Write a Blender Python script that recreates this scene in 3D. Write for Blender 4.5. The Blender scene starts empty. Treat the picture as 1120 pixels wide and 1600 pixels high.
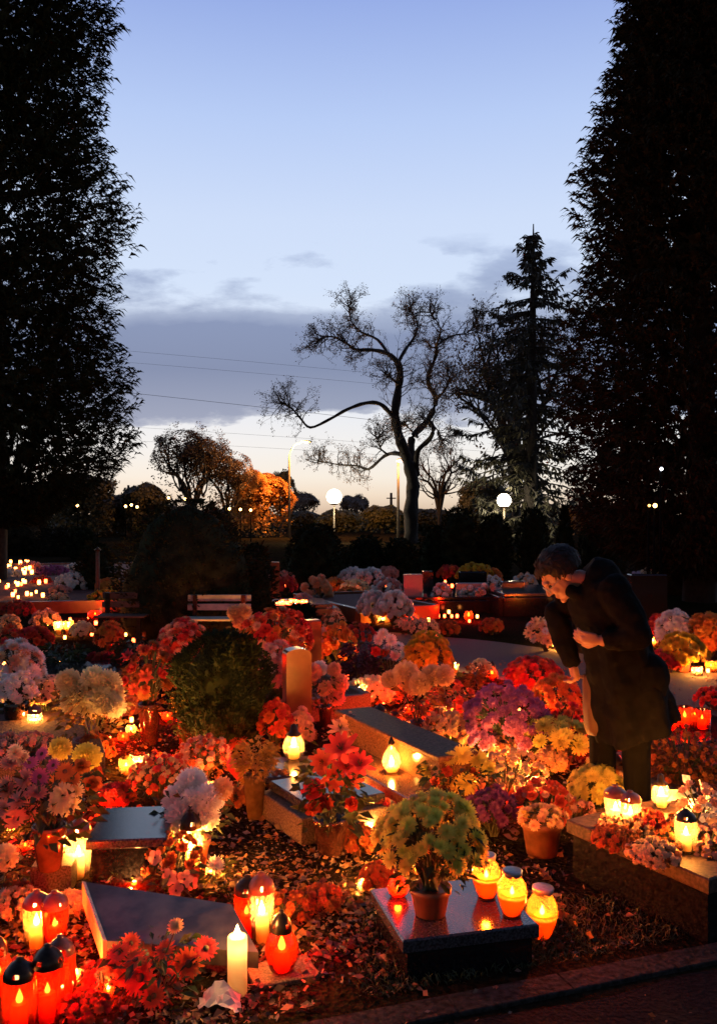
import bpy, math, random
from mathutils import Vector, Matrix
from mathutils import noise as mn
R = random.Random(11)
rad = math.radians
sc = bpy.context.scene
C = sc.collection

# ------------------------------------------------------------------ camera
F, CX, CY, H = 1400.0, 560.0, 800.0, 1.6          # photo pixels (1120 x 1600), eye height in metres
cam = bpy.data.cameras.new('camera'); cam.sensor_fit = 'VERTICAL'; cam.sensor_height = 36; cam.sensor_width = 36
cam.lens = 36 * F / 1600; cam.clip_end = 2000; cam.clip_start = 0.05
camo = bpy.data.objects.new('camera', cam); C.objects.link(camo)
camo.location = (0, 0, H); camo.rotation_euler = (rad(90), 0, 0); sc.camera = camo
sc.view_settings.view_transform = 'Standard'; sc.view_settings.look = 'None'
sc.view_settings.exposure = 0.0; sc.view_settings.gamma = 1.0
sc.cycles.use_denoising = True
sc.cycles.max_bounces = 7; sc.cycles.transparent_max_bounces = 12
sc.cycles.sample_clamp_indirect = 4.0
CANDLE = 8.0                                      # overall strength of the candle lamps

# ------------------------------------------------------------------ world: dusk sky
def s2l(r, g, b):
    f = lambda c: (c / 12.92 if c <= 0.04045 else ((c + 0.055) / 1.055) ** 2.4)
    return (f(r / 255), f(g / 255), f(b / 255), 1)
W = bpy.data.worlds.new('World'); sc.world = W; W.use_nodes = True
nt = W.node_tree; nt.nodes.clear()
def N(t, tree=None, **k):
    n = (tree or nt).nodes.new(t)
    for a, v in k.items(): setattr(n, a, v)
    return n
def ramp(node, stops):
    e = node.color_ramp.elements
    while len(e) > 1: e.remove(e[-1])
    e[0].position, e[0].color = stops[0]
    for p, c in stops[1:]:
        x = e.new(p); x.color = c
out = N('ShaderNodeOutputWorld'); bg = N('ShaderNodeBackground'); nt.links.new(bg.outputs[0], out.inputs[0])
tc = N('ShaderNodeTexCoord'); sep = N('ShaderNodeSeparateXYZ'); nt.links.new(tc.outputs['Generated'], sep.inputs[0])
def M_(op, a, b=None, tree=None, clamp=False):
    t = tree or nt
    n = N('ShaderNodeMath', t, operation=op); n.use_clamp = clamp
    for i, v in enumerate((a, b)):
        if v is None: continue
        if isinstance(v, (int, float)): n.inputs[i].default_value = v
        else: t.links.new(v, n.inputs[i])
    return n.outputs[0]
g = N('ShaderNodeValToRGB'); nt.links.new(sep.outputs['Z'], g.inputs[0])
ramp(g, [(0.0, s2l(215, 190, 165)), (0.018, s2l(240, 221, 198)), (0.038, s2l(246, 237, 223)), (0.07, s2l(243, 241, 238)),
         (0.114, s2l(232, 236, 244)), (0.24, s2l(213, 228, 251)), (0.31, s2l(206, 222, 250)), (0.4, s2l(184, 205, 246)), (0.5, s2l(150, 173, 231)), (0.7, s2l(118, 138, 196)), (1.0, s2l(98, 116, 172))])
sky = N('ShaderNodeTexSky', sky_type='NISHITA'); sky.sun_disc = False; sky.sun_elevation = rad(0.5); sky.sun_rotation = rad(-12)
# clouds: stretched noise, thick in one low band that ends sharply at its underside
dv = M_('MAXIMUM', sep.outputs['Y'], 0.08)
u = M_('DIVIDE', sep.outputs['X'], dv); v = M_('DIVIDE', sep.outputs['Z'], dv)
cb = N('ShaderNodeCombineXYZ'); nt.links.new(u, cb.inputs[0]); nt.links.new(M_('MULTIPLY', v, 2.6), cb.inputs[1])
nz = N('ShaderNodeTexNoise'); nz.inputs['Scale'].default_value = 5.2; nz.inputs['Detail'].default_value = 9; nz.inputs['Roughness'].default_value = 0.58
mp = N('ShaderNodeMapping'); mp.inputs['Location'].default_value = (5.3, 2.9, 0); nt.links.new(cb.outputs[0], mp.inputs[0]); nt.links.new(mp.outputs[0], nz.inputs[0])
band = N('ShaderNodeValToRGB'); nt.links.new(M_('ADD', v, M_('MULTIPLY', M_('SUBTRACT', nz.outputs[0], 0.5), 0.055)), band.inputs[0])
K = lambda x: (x, x, x, 1)
ramp(band, [(0.0, K(0)), (0.098, K(0.0)), (0.114, K(0.95)), (0.15, K(1.15)), (0.195, K(0.95)), (0.225, K(0.42)), (0.28, K(0.22)), (0.33, K(0.06)), (0.37, K(0.0))])
dens = M_('ADD', band.outputs[0], M_('MULTIPLY', M_('SUBTRACT', nz.outputs[0], 0.5), 2.1))
dens = M_('MULTIPLY', dens, M_('MULTIPLY', band.outputs[0], 6.0, clamp=True))
cl = N('ShaderNodeValToRGB'); nt.links.new(dens, cl.inputs[0]); ramp(cl, [(0.24, K(0)), (0.45, K(0.7)), (0.75, K(1))])
ccol = N('ShaderNodeValToRGB'); nt.links.new(v, ccol.inputs[0])
ramp(ccol, [(0.10, s2l(158, 167, 190)), (0.16, s2l(132, 145, 176)), (0.24, s2l(140, 155, 190)), (0.34, s2l(164, 183, 222))])
mx = N('ShaderNodeMixRGB'); nt.links.new(cl.outputs[0], mx.inputs[0]); nt.links.new(g.outputs[0], mx.inputs[1]); nt.links.new(ccol.outputs[0], mx.inputs[2])
sk = N('ShaderNodeMixRGB', blend_type='ADD'); sk.inputs[0].default_value = 0.003
nt.links.new(mx.outputs[0], sk.inputs[1]); nt.links.new(sky.outputs[0], sk.inputs[2])
# the half of the sky away from the sunset is darker
bk = N('ShaderNodeMapRange'); bk.inputs['From Min'].default_value = -0.4; bk.inputs['From Max'].default_value = 0.6
bk.inputs['To Min'].default_value = 0.22; bk.inputs['To Max'].default_value = 1.0; nt.links.new(sep.outputs['Y'], bk.inputs[0])
nt.links.new(sk.outputs[0], bg.inputs[0]); nt.links.new(bk.outputs[0], bg.inputs[1])

# ------------------------------------------------------------------ helpers
def at(px, py, z=0.0):
    Y = (H - z) * F / (py - CY); return Vector(((px - CX) / F * Y, Y, z))
def pt(px, py, Y): return Vector(((px - CX) / F * Y, Y, H - (py - CY) / F * Y))
class MB:
    def __init__(s): s.v = []; s.f = []; s.m = []; s.s = []
    def add(s, vs, fs, mi=0, sm=False):
        o = len(s.v); s.v += [tuple(x) for x in vs]
        for f in fs: s.f.append(tuple(i + o for i in f)); s.m.append(mi); s.s.append(sm)
    def lathe(s, prof, n=16, c=(0, 0, 0), mi=0, skip=None, sx=1, sy=1):
        c = Vector(c); vs = []; fs = []
        for r, z in prof:
            for k in range(n):
                a = 2 * math.pi * k / n; vs.append(c + Vector((r * math.cos(a) * sx, r * math.sin(a) * sy, z)))
        for i in range(len(prof) - 1):
            for k in range(n):
                if skip and skip(i, k): continue
                k2 = (k + 1) % n; fs.append((i * n + k, i * n + k2, (i + 1) * n + k2, (i + 1) * n + k))
        s.add(vs, fs, mi, True)
    def tube(s, pts, rs, n=6, mi=0, cap=True):
        vs = []; fs = []; m = len(pts); up = Vector((0.13, 0.27, 0.95))
        for i in range(m):
            d = (pts[min(i + 1, m - 1)] - pts[max(i - 1, 0)])
            d = d.normalized() if d.length > 1e-9 else Vector((0, 0, 1))
            a = d.cross(up if abs(d.dot(up)) < 0.93 else Vector((1, 0, 0))).normalized(); b = d.cross(a)
            for k in range(n):
                t = 2 * math.pi * k / n; vs.append(pts[i] + (a * math.cos(t) + b * math.sin(t)) * rs[i])
        for i in range(m - 1):
            for k in range(n):
                k2 = (k + 1) % n; fs.append((i * n + k, i * n + k2, (i + 1) * n + k2, (i + 1) * n + k))
        if cap: fs += [tuple(range(n - 1, -1, -1)), tuple(range((m - 1) * n, m * n))]
        s.add(vs, fs, mi, True)
    def box(s, c, d, rz=0.0, bev=0.0, mi=0):
        x, y, z = d[0] / 2, d[1] / 2, d[2]; b = min(bev, x * .9, y * .9, z * .45)
        rings = [(x - b, y - b, 0), (x, y, b), (x, y, z - b), (x - b, y - b, z)] if b > 0 else [(x, y, 0), (x, y, z)]
        m = Matrix.Rotation(rz, 3, 'Z'); c = Vector(c); vs = []; fs = []
        for (a, e, h) in rings:
            for sx_, sy_ in ((-1, -1), (1, -1), (1, 1), (-1, 1)): vs.append(c + m @ Vector((a * sx_, e * sy_, h)))
        k = len(rings)
        for i in range(k - 1):
            for j in range(4): fs.append((i * 4 + j, i * 4 + (j + 1) % 4, i * 4 + 4 + (j + 1) % 4, i * 4 + 4 + j))
        fs += [(3, 2, 1, 0), tuple((k - 1) * 4 + j for j in range(4))]
        s.add(vs, fs, mi)
    def prism(s, pts, z0, z1, mi=0):
        n = len(pts); vs = [(p[0], p[1], z0) for p in pts] + [(p[0], p[1], z1) for p in pts]
        s.add(vs, [tuple(range(n - 1, -1, -1)), tuple(range(n, 2 * n))] + [(i, (i + 1) % n, n + (i + 1) % n, n + i) for i in range(n)], mi)
    def leaf(s, p, d, sd, L, w, mi=0, droop=0.0):
        q = p + d * (L * .5); e = p + d * L + Vector((0, 0, -droop * L))
        s.add([p, q + sd * (w / 2), e, q - sd * (w / 2)], [(0, 1, 2, 3)], mi)
    def ball(s, c, r, n=10, mi=0, rot=None):
        prof = [(math.sin(math.pi * i / (n // 2)), -math.cos(math.pi * i / (n // 2))) for i in range(n // 2 + 1)]
        o = len(s.v); s.lathe([(max(a, 1e-4), b) for a, b in prof], n, (0, 0, 0), mi)
        r = Vector(r) if not isinstance(r, (int, float)) else Vector((r, r, r))
        for i in range(o, len(s.v)):
            v_ = Vector(s.v[i]); v_ = Vector((v_.x * r.x, v_.y * r.y, v_.z * r.z))
            if rot: v_ = rot @ v_
            s.v[i] = tuple(v_ + Vector(c))
    def mesh(s, name, mats):
        me = bpy.data.meshes.new(name); me.from_pydata(s.v, [], s.f)
        for m in (mats if isinstance(mats, (list, tuple)) else [mats]): me.materials.append(m)
        me.polygons.foreach_set('material_index', s.m); me.polygons.foreach_set('use_smooth', s.s); me.update()
        return me
    def build(s, name, mats, parent=None, loc=None):
        return link(name, s.mesh(name, mats), parent, loc)
def link(name, me, parent=None, loc=None):
    o = bpy.data.objects.new(name, me); C.objects.link(o)
    if parent: o.parent = parent
    if loc is not None: o.location = loc
    return o
def tag(o, label=None, cat=None, group=None, kind=None):
    if label: o['label'] = label
    if cat: o['category'] = cat
    if group: o['group'] = group
    if kind: o['kind'] = kind
    return o
def thing(name, loc, label, cat, group=None):
    return tag(link(name, None, None, loc), label, cat, group)
def rdir(zlo=-1.0, zhi=1.0):
    z = R.uniform(zlo, zhi); a = R.uniform(0, 6.2832); q = math.sqrt(max(0, 1 - z * z)); return Vector((q * math.cos(a), q * math.sin(a), z))
def side_of(d):
    a = d.cross(rdir()); return a.normalized() if a.length > 1e-4 else Vector((1, 0, 0))

# ------------------------------------------------------------------ materials
def base_mat(name):
    m = bpy.data.materials.new(name); m.use_nodes = True; t = m.node_tree; t.nodes.clear()
    o = t.nodes.new('ShaderNodeOutputMaterial'); return m, t, o
def surf(name, col, rough=0.6, var=0.25, scale=30.0, bump=0.0, col2=None, trans=0.0, spec=0.5, rndv=0.0, metal=0.0, coat=0.0, obj=False):
    m, t, o = base_mat(name)
    p = t.nodes.new('ShaderNodeBsdfPrincipled'); p.inputs['Roughness'].default_value = rough
    p.inputs['Specular IOR Level'].default_value = spec; p.inputs['Metallic'].default_value = metal; p.inputs['Coat Weight'].default_value = coat
    c = t.nodes.new('ShaderNodeTexCoord'); n = t.nodes.new('ShaderNodeTexNoise'); n.inputs['Scale'].default_value = scale; n.inputs['Detail'].default_value = 5
    t.links.new(c.outputs['Object'], n.inputs[0])
    r = t.nodes.new('ShaderNodeValToRGB'); a = [max(0, x * (1 - var)) for x in col]; b = list(col2) if col2 else [min(1, x * (1 + var)) for x in col]
    ramp(r, [(0.36, (*a, 1)), (0.64, (*b, 1))]); t.links.new(n.outputs[0], r.inputs[0]); cc = r.outputs[0]
    if rndv:
        oi = t.nodes.new('ShaderNodeObjectInfo'); hs = t.nodes.new('ShaderNodeHueSaturation')
        mr = t.nodes.new('ShaderNodeMapRange'); mr.inputs['To Min'].default_value = 1 - rndv * 1.2; mr.inputs['To Max'].default_value = 1 + rndv * .3; m3 = t.nodes.new('ShaderNodeMapRange'); m3.inputs['To Min'].default_value = .485; m3.inputs['To Max'].default_value = .515; t.links.new(M_('FRACT', M_('MULTIPLY', oi.outputs['Random'], 7.3, t), None, t), m3.inputs[0]); t.links.new(m3.outputs[0], hs.inputs['Hue'])
        t.links.new(oi.outputs['Random'], mr.inputs[0]); t.links.new(mr.outputs[0], hs.inputs['Value'])
        t.links.new(cc, hs.inputs['Color']); cc = hs.outputs[0]
    t.links.new(cc, p.inputs['Base Color'])
    if bump:
        bp = t.nodes.new('ShaderNodeBump'); bp.inputs['Strength'].default_value = bump; bp.inputs['Distance'].default_value = 0.02
        t.links.new(n.outputs[0], bp.inputs['Height']); t.links.new(bp.outputs[0], p.inputs['Normal'])
    s = p.outputs[0]
    if trans:
        tr = t.nodes.new('ShaderNodeBsdfTranslucent'); t.links.new(cc, tr.inputs[0]); x = t.nodes.new('ShaderNodeMixShader'); x.inputs[0].default_value = trans
        t.links.new(s, x.inputs[1]); t.links.new(tr.outputs[0], x.inputs[2]); s = x.outputs[0]
    t.links.new(s, o.inputs[0]); return m
def glass(name, tint, diff=0.35, rough=0.06):
    """tinted candle glass: clear tint, a milky share that scatters the candle's light, and a sheen"""
    m, t, o = base_mat(name)
    a = t.nodes.new('ShaderNodeBsdfTransparent'); a.inputs[0].default_value = (*tint, 1)
    b = t.nodes.new('ShaderNodeBsdfTranslucent'); b.inputs[0].default_value = (*[c * .45 for c in tint], 1)
    n = t.nodes.new('ShaderNodeTexNoise'); n.inputs['Scale'].default_value = 22; c = t.nodes.new('ShaderNodeTexCoord'); t.links.new(c.outputs['Object'], n.inputs[0])
    f = M_('ADD', M_('MULTIPLY', n.outputs[0], 0.16, t), diff - 0.12, t, True)
    x = t.nodes.new('ShaderNodeMixShader'); t.links.new(f, x.inputs[0]); t.links.new(a.outputs[0], x.inputs[1]); t.links.new(b.outputs[0], x.inputs[2])
    gl = t.nodes.new('ShaderNodeBsdfGlossy'); gl.inputs['Roughness'].default_value = rough
    fr = t.nodes.new('ShaderNodeFresnel'); fr.inputs[0].default_value = 1.4
    y = t.nodes.new('ShaderNodeMixShader'); t.links.new(fr.outputs[0], y.inputs[0]); t.links.new(x.outputs[0], y.inputs[1]); t.links.new(gl.outputs[0], y.inputs[2])
    t.links.new(y.outputs[0], o.inputs[0]); return m
def glow(name, col, st, see=False, sample='NONE'):
    m, t, o = base_mat(name); e = t.nodes.new('ShaderNodeEmission'); e.inputs[0].default_value = (*col, 1); e.inputs[1].default_value = st
    s = e.outputs[0]
    if see:
        a = t.nodes.new('ShaderNodeBsdfTransparent'); ad = t.nodes.new('ShaderNodeAddShader'); t.links.new(s, ad.inputs[0]); t.links.new(a.outputs[0], ad.inputs[1]); s = ad.outputs[0]
    t.links.new(s, o.inputs[0]); m.cycles.emission_sampling = sample; return m
def wax(name, col, st):
    m, t, o = base_mat(name); p = t.nodes.new('ShaderNodeBsdfPrincipled'); p.inputs['Base Color'].default_value = (*col, 1); p.inputs['Roughness'].default_value = .5
    p.inputs['Emission Color'].default_value = (*col, 1); p.inputs['Emission Strength'].default_value = st
    t.links.new(p.outputs[0], o.inputs[0]); m.cycles.emission_sampling = 'NONE'; return m

PET = {'white': (.86, .83, .76), 'cream': (.88, .78, .45), 'yellow': (.85, .70, .13), 'lime': (.97, .76, .13), 'gold': (.62, .40, .03), 'orange': (.72, .25, .05),
       'red': (.64, .09, .05), 'pink': (.82, .40, .30), 'purple': (.46, .13, .30), 'violet': (.16, .05, .18), 'peach': (.85, .52, .28), 'rust': (.42, .12, .035), 'crimson': (.45, .04, .03), 'blue': (.55, .55, .75)}
_pm = {}
def petal(c):
    if c not in _pm: _pm[c] = surf('petal ' + c, PET[c], .65, .16, 60, 0, None, .42, .15, .2)
    return _pm[c]
LEAF = surf('dark leaf', (.022, .045, .014), .5, .5, 9, 0, (.05, .075, .02), .15, .3, .3)
LEAFY = surf('yellowing leaf', (.09, .08, .02), .55, .5, 14, 0, (.2, .12, .03), .2, .3)
LEAFR = surf('rust leaf', (.12, .035, .012), .6, .5, 14, 0, (.24, .08, .02), .2, .3)
LEAFP = surf('dark purple leaf', (.03, .014, .03), .6, .4, 14, 0, (.06, .02, .05), .15, .3)
LEAFG = surf('golden leaf', (.32, .15, .02), .6, .4, 14, 0, (.42, .24, .04), .25, .3)
CONI = surf('conifer foliage', (.016, .022, .010), .9, .5, 6, 0, (.030, .038, .017), .08, .05)
CONB = surf('brownish conifer foliage', (.022, .018, .010), .9, .5, 6, 0, (.042, .032, .017), .08, .05)
BARK = surf('bark', (.016, .012, .010), .9, .5, 12, .6)
STEM = surf('stem', (.04, .05, .02), .7)
LAMPMETAL = surf('painted lamp metal', (.13, .10, .07), .55, .15, 8)
DARKMETAL = surf('dark lid metal', (.035, .022, .014), .3, .3, 40, .1, metal=.7)
GREYMETAL = surf('grey lid metal', (.30, .29, .28), .4, .2, 40, .1, metal=.6)
BRONZE = surf('brown lid plastic', (.16, .045, .02), .3, .3, 30)
GL = {'red': glass('red glass', (1, .035, .006), .13), 'clear': glass('clear glass', (1, .74, .38), .17), 'orange': glass('orange glass', (1, .32, .06), .2),
      'amber': glass('amber glass', (1, .50, .15), .2), 'pink': glass('pink glass', (1, .30, .16), .35)}
WX = {'red': surf('red wax', (.55, .06, .015), .5, .05, 8, trans=.65), 'white': surf('white wax', (.75, .5, .25), .5, .05, 8, trans=.65), 'orange': surf('orange wax', (.7, .22, .04), .5, .05, 8, trans=.65), 'bare': surf('lit pillar wax', (.85, .66, .40), .5, .05, 8, trans=.65)}
FLAME = glow('flame', (1, .62, .2), 40, True)
GRAN_D = surf('black granite', (.006, .006, .007), .1, .5, 90, 0, (.014, .014, .016), spec=.5)
GRAN_G = surf('grey granite', (.03, .03, .035), .14, .5, 120, .02, (.06, .06, .07), spec=.6)
GRAN_B = surf('brown granite', (.13, .06, .03), .12, .45, 120, .02, (.22, .10, .05), spec=.6)
GRAN_L = surf('light speckled granite', (.20, .18, .17), .3, .4, 160, .03, (.32, .29, .28))
TERRA = surf('terrazzo stone', (.09, .07, .045), .7, .5, 120, .15, (.17, .13, .09), spec=.2)
CONC = surf('rough concrete', (.024, .024, .023), .95, .5, 45, .8, spec=.1)
POTB = surf('brown clay pot', (.12, .042, .02), .5, .3, 20)
POTD = surf('dark glazed vase', (.03, .012, .010), .12, .3, 20, spec=.7)
POTR = surf('copper coloured vase', (.25, .07, .03), .16, .3, 20, metal=.55)
POTG = surf('glass vase', (.15, .09, .03), .08, .3, 20, spec=.8, trans=.4)

# ------------------------------------------------------------------ ground
def ground_mat():
    m, t, o = base_mat('soil with leaf litter'); p = t.nodes.new('ShaderNodeBsdfPrincipled'); p.inputs['Roughness'].default_value = 1; p.inputs['Specular IOR Level'].default_value = 0
    c = t.nodes.new('ShaderNodeTexCoord')
    a = t.nodes.new('ShaderNodeTexNoise'); a.inputs['Scale'].default_value = 1.3; a.inputs['Detail'].default_value = 8
    b = t.nodes.new('ShaderNodeTexVoronoi'); b.inputs['Scale'].default_value = 46
    d = t.nodes.new('ShaderNodeTexNoise'); d.inputs['Scale'].default_value = 35; d.inputs['Detail'].default_value = 8
    for n in (a, b, d): t.links.new(c.outputs['Object'], n.inputs[0])
    r1 = t.nodes.new('ShaderNodeValToRGB'); ramp(r1, [(.3, (.012, .010, .007, 1)), (.5, (.022, .017, .011, 1)), (.7, (.014, .017, .007, 1))]); t.links.new(a.outputs[0], r1.inputs[0])
    r2 = t.nodes.new('ShaderNodeValToRGB'); ramp(r2, [(.3, (.35, .3, .25, 1)), (.7, (1.5, 1.35, 1.2, 1))]); t.links.new(d.outputs[0], r2.inputs[0])
    x = t.nodes.new('ShaderNodeMixRGB'); x.blend_type = 'MULTIPLY'; x.inputs[0].default_value = 1; t.links.new(r1.outputs[0], x.inputs[1]); t.links.new(r2.outputs[0], x.inputs[2])
    t.links.new(x.outputs[0], p.inputs['Base Color'])
    h = M_('ADD', d.outputs[0], M_('MULTIPLY', b.outputs['Distance'], .6, t), t)
    bp = t.nodes.new('ShaderNodeBump'); bp.inputs['Strength'].default_value = .9; bp.inputs['Distance'].default_value = .02; t.links.new(h, bp.inputs['Height']); t.links.new(bp.outputs[0], p.inputs['Normal'])
    t.links.new(p.outputs[0], o.inputs[0]); return m
gm = MB(); gm.add([(-300, -20, 0), (300, -20, 0), (300, 500, 0), (-300, 500, 0)], [(0, 1, 2, 3)])
tag(gm.build('ground', ground_mat()), kind='structure')
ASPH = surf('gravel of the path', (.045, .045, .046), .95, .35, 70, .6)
def strip(name, pts, w, mat, z):
    m = MB(); vs = []; n = len(pts)
    P = [Vector((p[0], p[1], z)) for p in pts]
    for i in range(n):
        d = (P[min(i + 1, n - 1)] - P[max(i - 1, 0)]).normalized(); s_ = Vector((-d.y, d.x, 0)); j = mn.noise(P[i] * 3) * .06
        vs += [P[i] + s_ * (w / 2 + j), P[i] - s_ * (w / 2 - j)]
    m.add(vs, [(2 * i, 2 * i + 1, 2 * i + 3, 2 * i + 2) for i in range(n - 1)]); return tag(m.build(name, mat), kind='structure')
def interp(pts, k):
    o = []
    for a, b in zip(pts[:-1], pts[1:]):
        for i in range(k): o.append(tuple(a[j] + (b[j] - a[j]) * i / k for j in range(len(a))))
    return o + [pts[-1]]
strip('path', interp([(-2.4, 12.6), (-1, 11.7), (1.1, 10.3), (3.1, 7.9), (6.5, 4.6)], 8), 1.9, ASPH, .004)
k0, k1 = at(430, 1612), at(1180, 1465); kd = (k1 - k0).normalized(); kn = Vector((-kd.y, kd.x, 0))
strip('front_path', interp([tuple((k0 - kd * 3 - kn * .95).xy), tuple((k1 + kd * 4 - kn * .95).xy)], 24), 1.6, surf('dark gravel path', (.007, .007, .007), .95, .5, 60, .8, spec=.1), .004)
kb = MB()
for i in range(9):
    p = k0 + kd * (-0.9 + i * .42); kb.box((p.x - kn.x * .06, p.y - kn.y * .06, -.02), (.4185, .11, .036), math.atan2(kd.y, kd.x), .003)
tag(kb.build('kerb', CONC), kind='structure')
# ------------------------------------------------------------------ scattered litter (uncountable)
lm = MB(); lmats = [surf('fallen leaf brown', (.11, .04, .018), .7, .4, 30), surf('fallen leaf ochre', (.20, .09, .03), .7, .4, 30), surf('fallen leaf grey', (.12, .09, .07), .8, .4, 30)]
for i in range(26000):
    py = 1030 + 590 * R.random() ** .8; px = R.uniform(-60, 1180); p = at(px, py)
    if (p - k0).dot(kn) < .05 and R.random() < .93: continue
    if px > 650 and py > 1330 and (px > 880 or py > 1440) and R.random() < .85: continue
    if mn.noise(p * 1.9 + Vector((3, 1, 0))) + .5 * mn.noise(p * 7) < R.uniform(-.5, .25): continue
    d = rdir(-.1, .5); d.z *= .6; d.normalize(); L = R.choice((R.uniform(.008, .02), R.uniform(.012, .03), R.uniform(.02, .05)))
    lm.leaf(p + Vector((0, 0, R.uniform(.004, .022))), d, side_of(d), L, L * R.uniform(.45, .8), R.choices((0, 1, 2), (5, 3, 3))[0], R.uniform(0, .3))
tag(lm.build('fallen_leaves', lmats), kind='stuff')
gr = MB()
for i in range(9000):
    p = at(R.uniform(560, 1180), R.uniform(1405, 1600))
    if (p - k0).dot(kn) < .07 or mn.noise(p * 2.3) < -.25: continue
    d = rdir(.5, 1); L = R.uniform(.02, .055); gr.leaf(p, d, side_of(d), L, .005, 0, .2)
tag(gr.build('grass', surf('grass blade', (.03, .04, .014), .7, .4, 10)), kind='stuff')

# ------------------------------------------------------------------ graves
TH = rad(22)
def rot2(x, y, a=TH): return Vector((x * math.cos(a) - y * math.sin(a), x * math.sin(a) + y * math.cos(a), 0))
def grave(name, label, c, parts, a=TH, cat='grave'):
    """parts: (name, material, x, y, z0, dx, dy, dz) in the grave's own frame"""
    t = thing(name, c, label, cat); t.rotation_euler = (0, 0, a)
    for nm, mat, x, y, z0, dx, dy, dz in parts:
        b = MB(); b.box((x, y, z0), (dx, dy, dz), 0, .006); b.build(nm, mat, t)
    return t
def bed(label, c, w, l, h, mat, a=TH, fill=None, slab=None, stone=None, name='grave'):
    """a kerbed bed with optional fill, cover slab and headstone"""
    k = .07; P = [('kerb', mat, -w / 2, 0, 0, k, l, h), ('kerb', mat, w / 2, 0, 0, k, l, h), ('kerb', mat, 0, -l / 2, 0, w - k, k, h * .98), ('kerb', mat, 0, l / 2, 0, w - k, k, h * .98)]
    if fill: P.append(('soil', fill, 0, 0, 0, w - k, l - k, h * .8))
    if slab: P.append(('cover_slab', slab, 0, 0, h, w * .92, l * .95, .05))
    if stone: P.append(('headstone', stone[0], stone[3], l / 2 - .06, h + .002, stone[1], .1, stone[2]))
    return grave(name, label, c, P, a)
HSR = surf('dull brown stone', (.12, .05, .025), .65, .4, 60, .1, (.18, .08, .04), spec=.15)
SOILR = surf('red heather soil', (.10, .03, .02), .95, .5, 60, .8)
# front left tilted slab
t = thing('grave_slab', at(260, 1440), 'dark grey polished slab lying tilted at front left, lit by a bare white candle', 'grave slab')
b = MB(); q = [at(135, 1378, .17), at(168, 1470, .11), at(404, 1488, .10), at(362, 1413, .16)]; o_ = Vector(t.location)
top = [p - o_ for p in q]; bot = [p - o_ - Vector((0, 0, .055)) for p in q]
b.add(top + bot, [(3, 2, 1, 0), (4, 5, 6, 7)] + [(i, (i + 1) % 4, 4 + (i + 1) % 4, 4 + i) for i in range(4)]); b.build('slab', surf('dusty dark granite', (.045, .04, .037), .42, .5, 10, .05, (.10, .08, .068)), t)
b = MB(); b.prism([(p.x * .9, p.y * .9) for p in top], -.0, .04); b.build('base', TERRA, t)
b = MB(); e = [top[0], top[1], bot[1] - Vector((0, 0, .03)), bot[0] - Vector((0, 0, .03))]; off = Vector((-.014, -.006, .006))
b.add([p + off for p in e] + [p + off * .1 for p in e], [(0, 1, 2, 3), (0, 4, 5, 1), (1, 5, 6, 2), (2, 6, 7, 3), (3, 7, 4, 0)]); b.build('lit_edge_strip', surf('candlelit edge colour', (.42, .33, .18), .4), t)  # pale yellow strip: candlelight on the slab's edge put into colour
# front centre slab
c = at(700, 1432); cB = Vector((.34, 3.30, 0))
grave('grave_slab', 'black polished grave block at front centre holding a yellow chrysanthemum pot and orange glass lanterns', cB,
      [('base', GRAN_D, 0, 0, 0, .46, .40, .10), ('cover_slab', GRAN_G, 0, 0, .10, .50, .43, .05)], rad(14), 'grave slab')
# square plinth under the vase
cP = at(76, 1400); grave('stone_plinth', 'square yellowish stone block under the tall dark brown vase', cP + Vector((0, .08, 0)), [('block', TERRA, 0, 0, 0, .165, .15, .12)], rad(6), 'plinth')
# bluish slab left
grave('grave_slab', 'bluish grey polished slab at left behind the orchids, reflecting the sky', Vector((-.985, 3.93, 0)),
      [('base', GRAN_D, 0, 0, 0, .29, .36, .20), ('cover_slab', GRAN_G, 0, 0, .2, .33, .42, .04)], rad(6), 'grave slab')
bed('brown kerbed grave bed with dark vase of red flowers at centre', at(508, 1296) + Vector((0, .12, 0)), .46, .50, .13, TERRA, rad(30), CONC, GRAN_G)
grave('grave_slab', 'polished blue grey slab beside the tall orange headstone', Vector((-.36, 5.12, 0)), [('base', GRAN_D, 0, 0, 0, .36, .36, .11), ('cover_slab', GRAN_G, 0, 0, .11, .40, .40, .04)], rad(8), 'grave slab')
# brown monument block with ledge
grave('grave_monument', 'large brown polished grave block mirroring a clear onion shaped lantern', Vector((.23, 5.28, 0)),
      [('block', GRAN_B, .02, 0, 0, .22, 1.2, .29), ('ledge', GRAN_B, -.205, -.13, 0, .23, 1.1, .15), ('cover_slab', HSR, .02, 0, .29, .26, 1.25, .03)], rad(27))
# right big grave
grave('grave_monument', 'large dark grave at right with lit edge and clear lanterns standing on it', Vector((1.42, 3.78, 0)),
      [('base', GRAN_D, 0, 0, 0, .72, .70, .20), ('cover_slab', surf('dull reddish stone', (.035, .018, .012), .6, .5, 60, .2, (.07, .036, .024), spec=.25), 0, 0, .20, .76, .74, .06)], rad(30))
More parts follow.
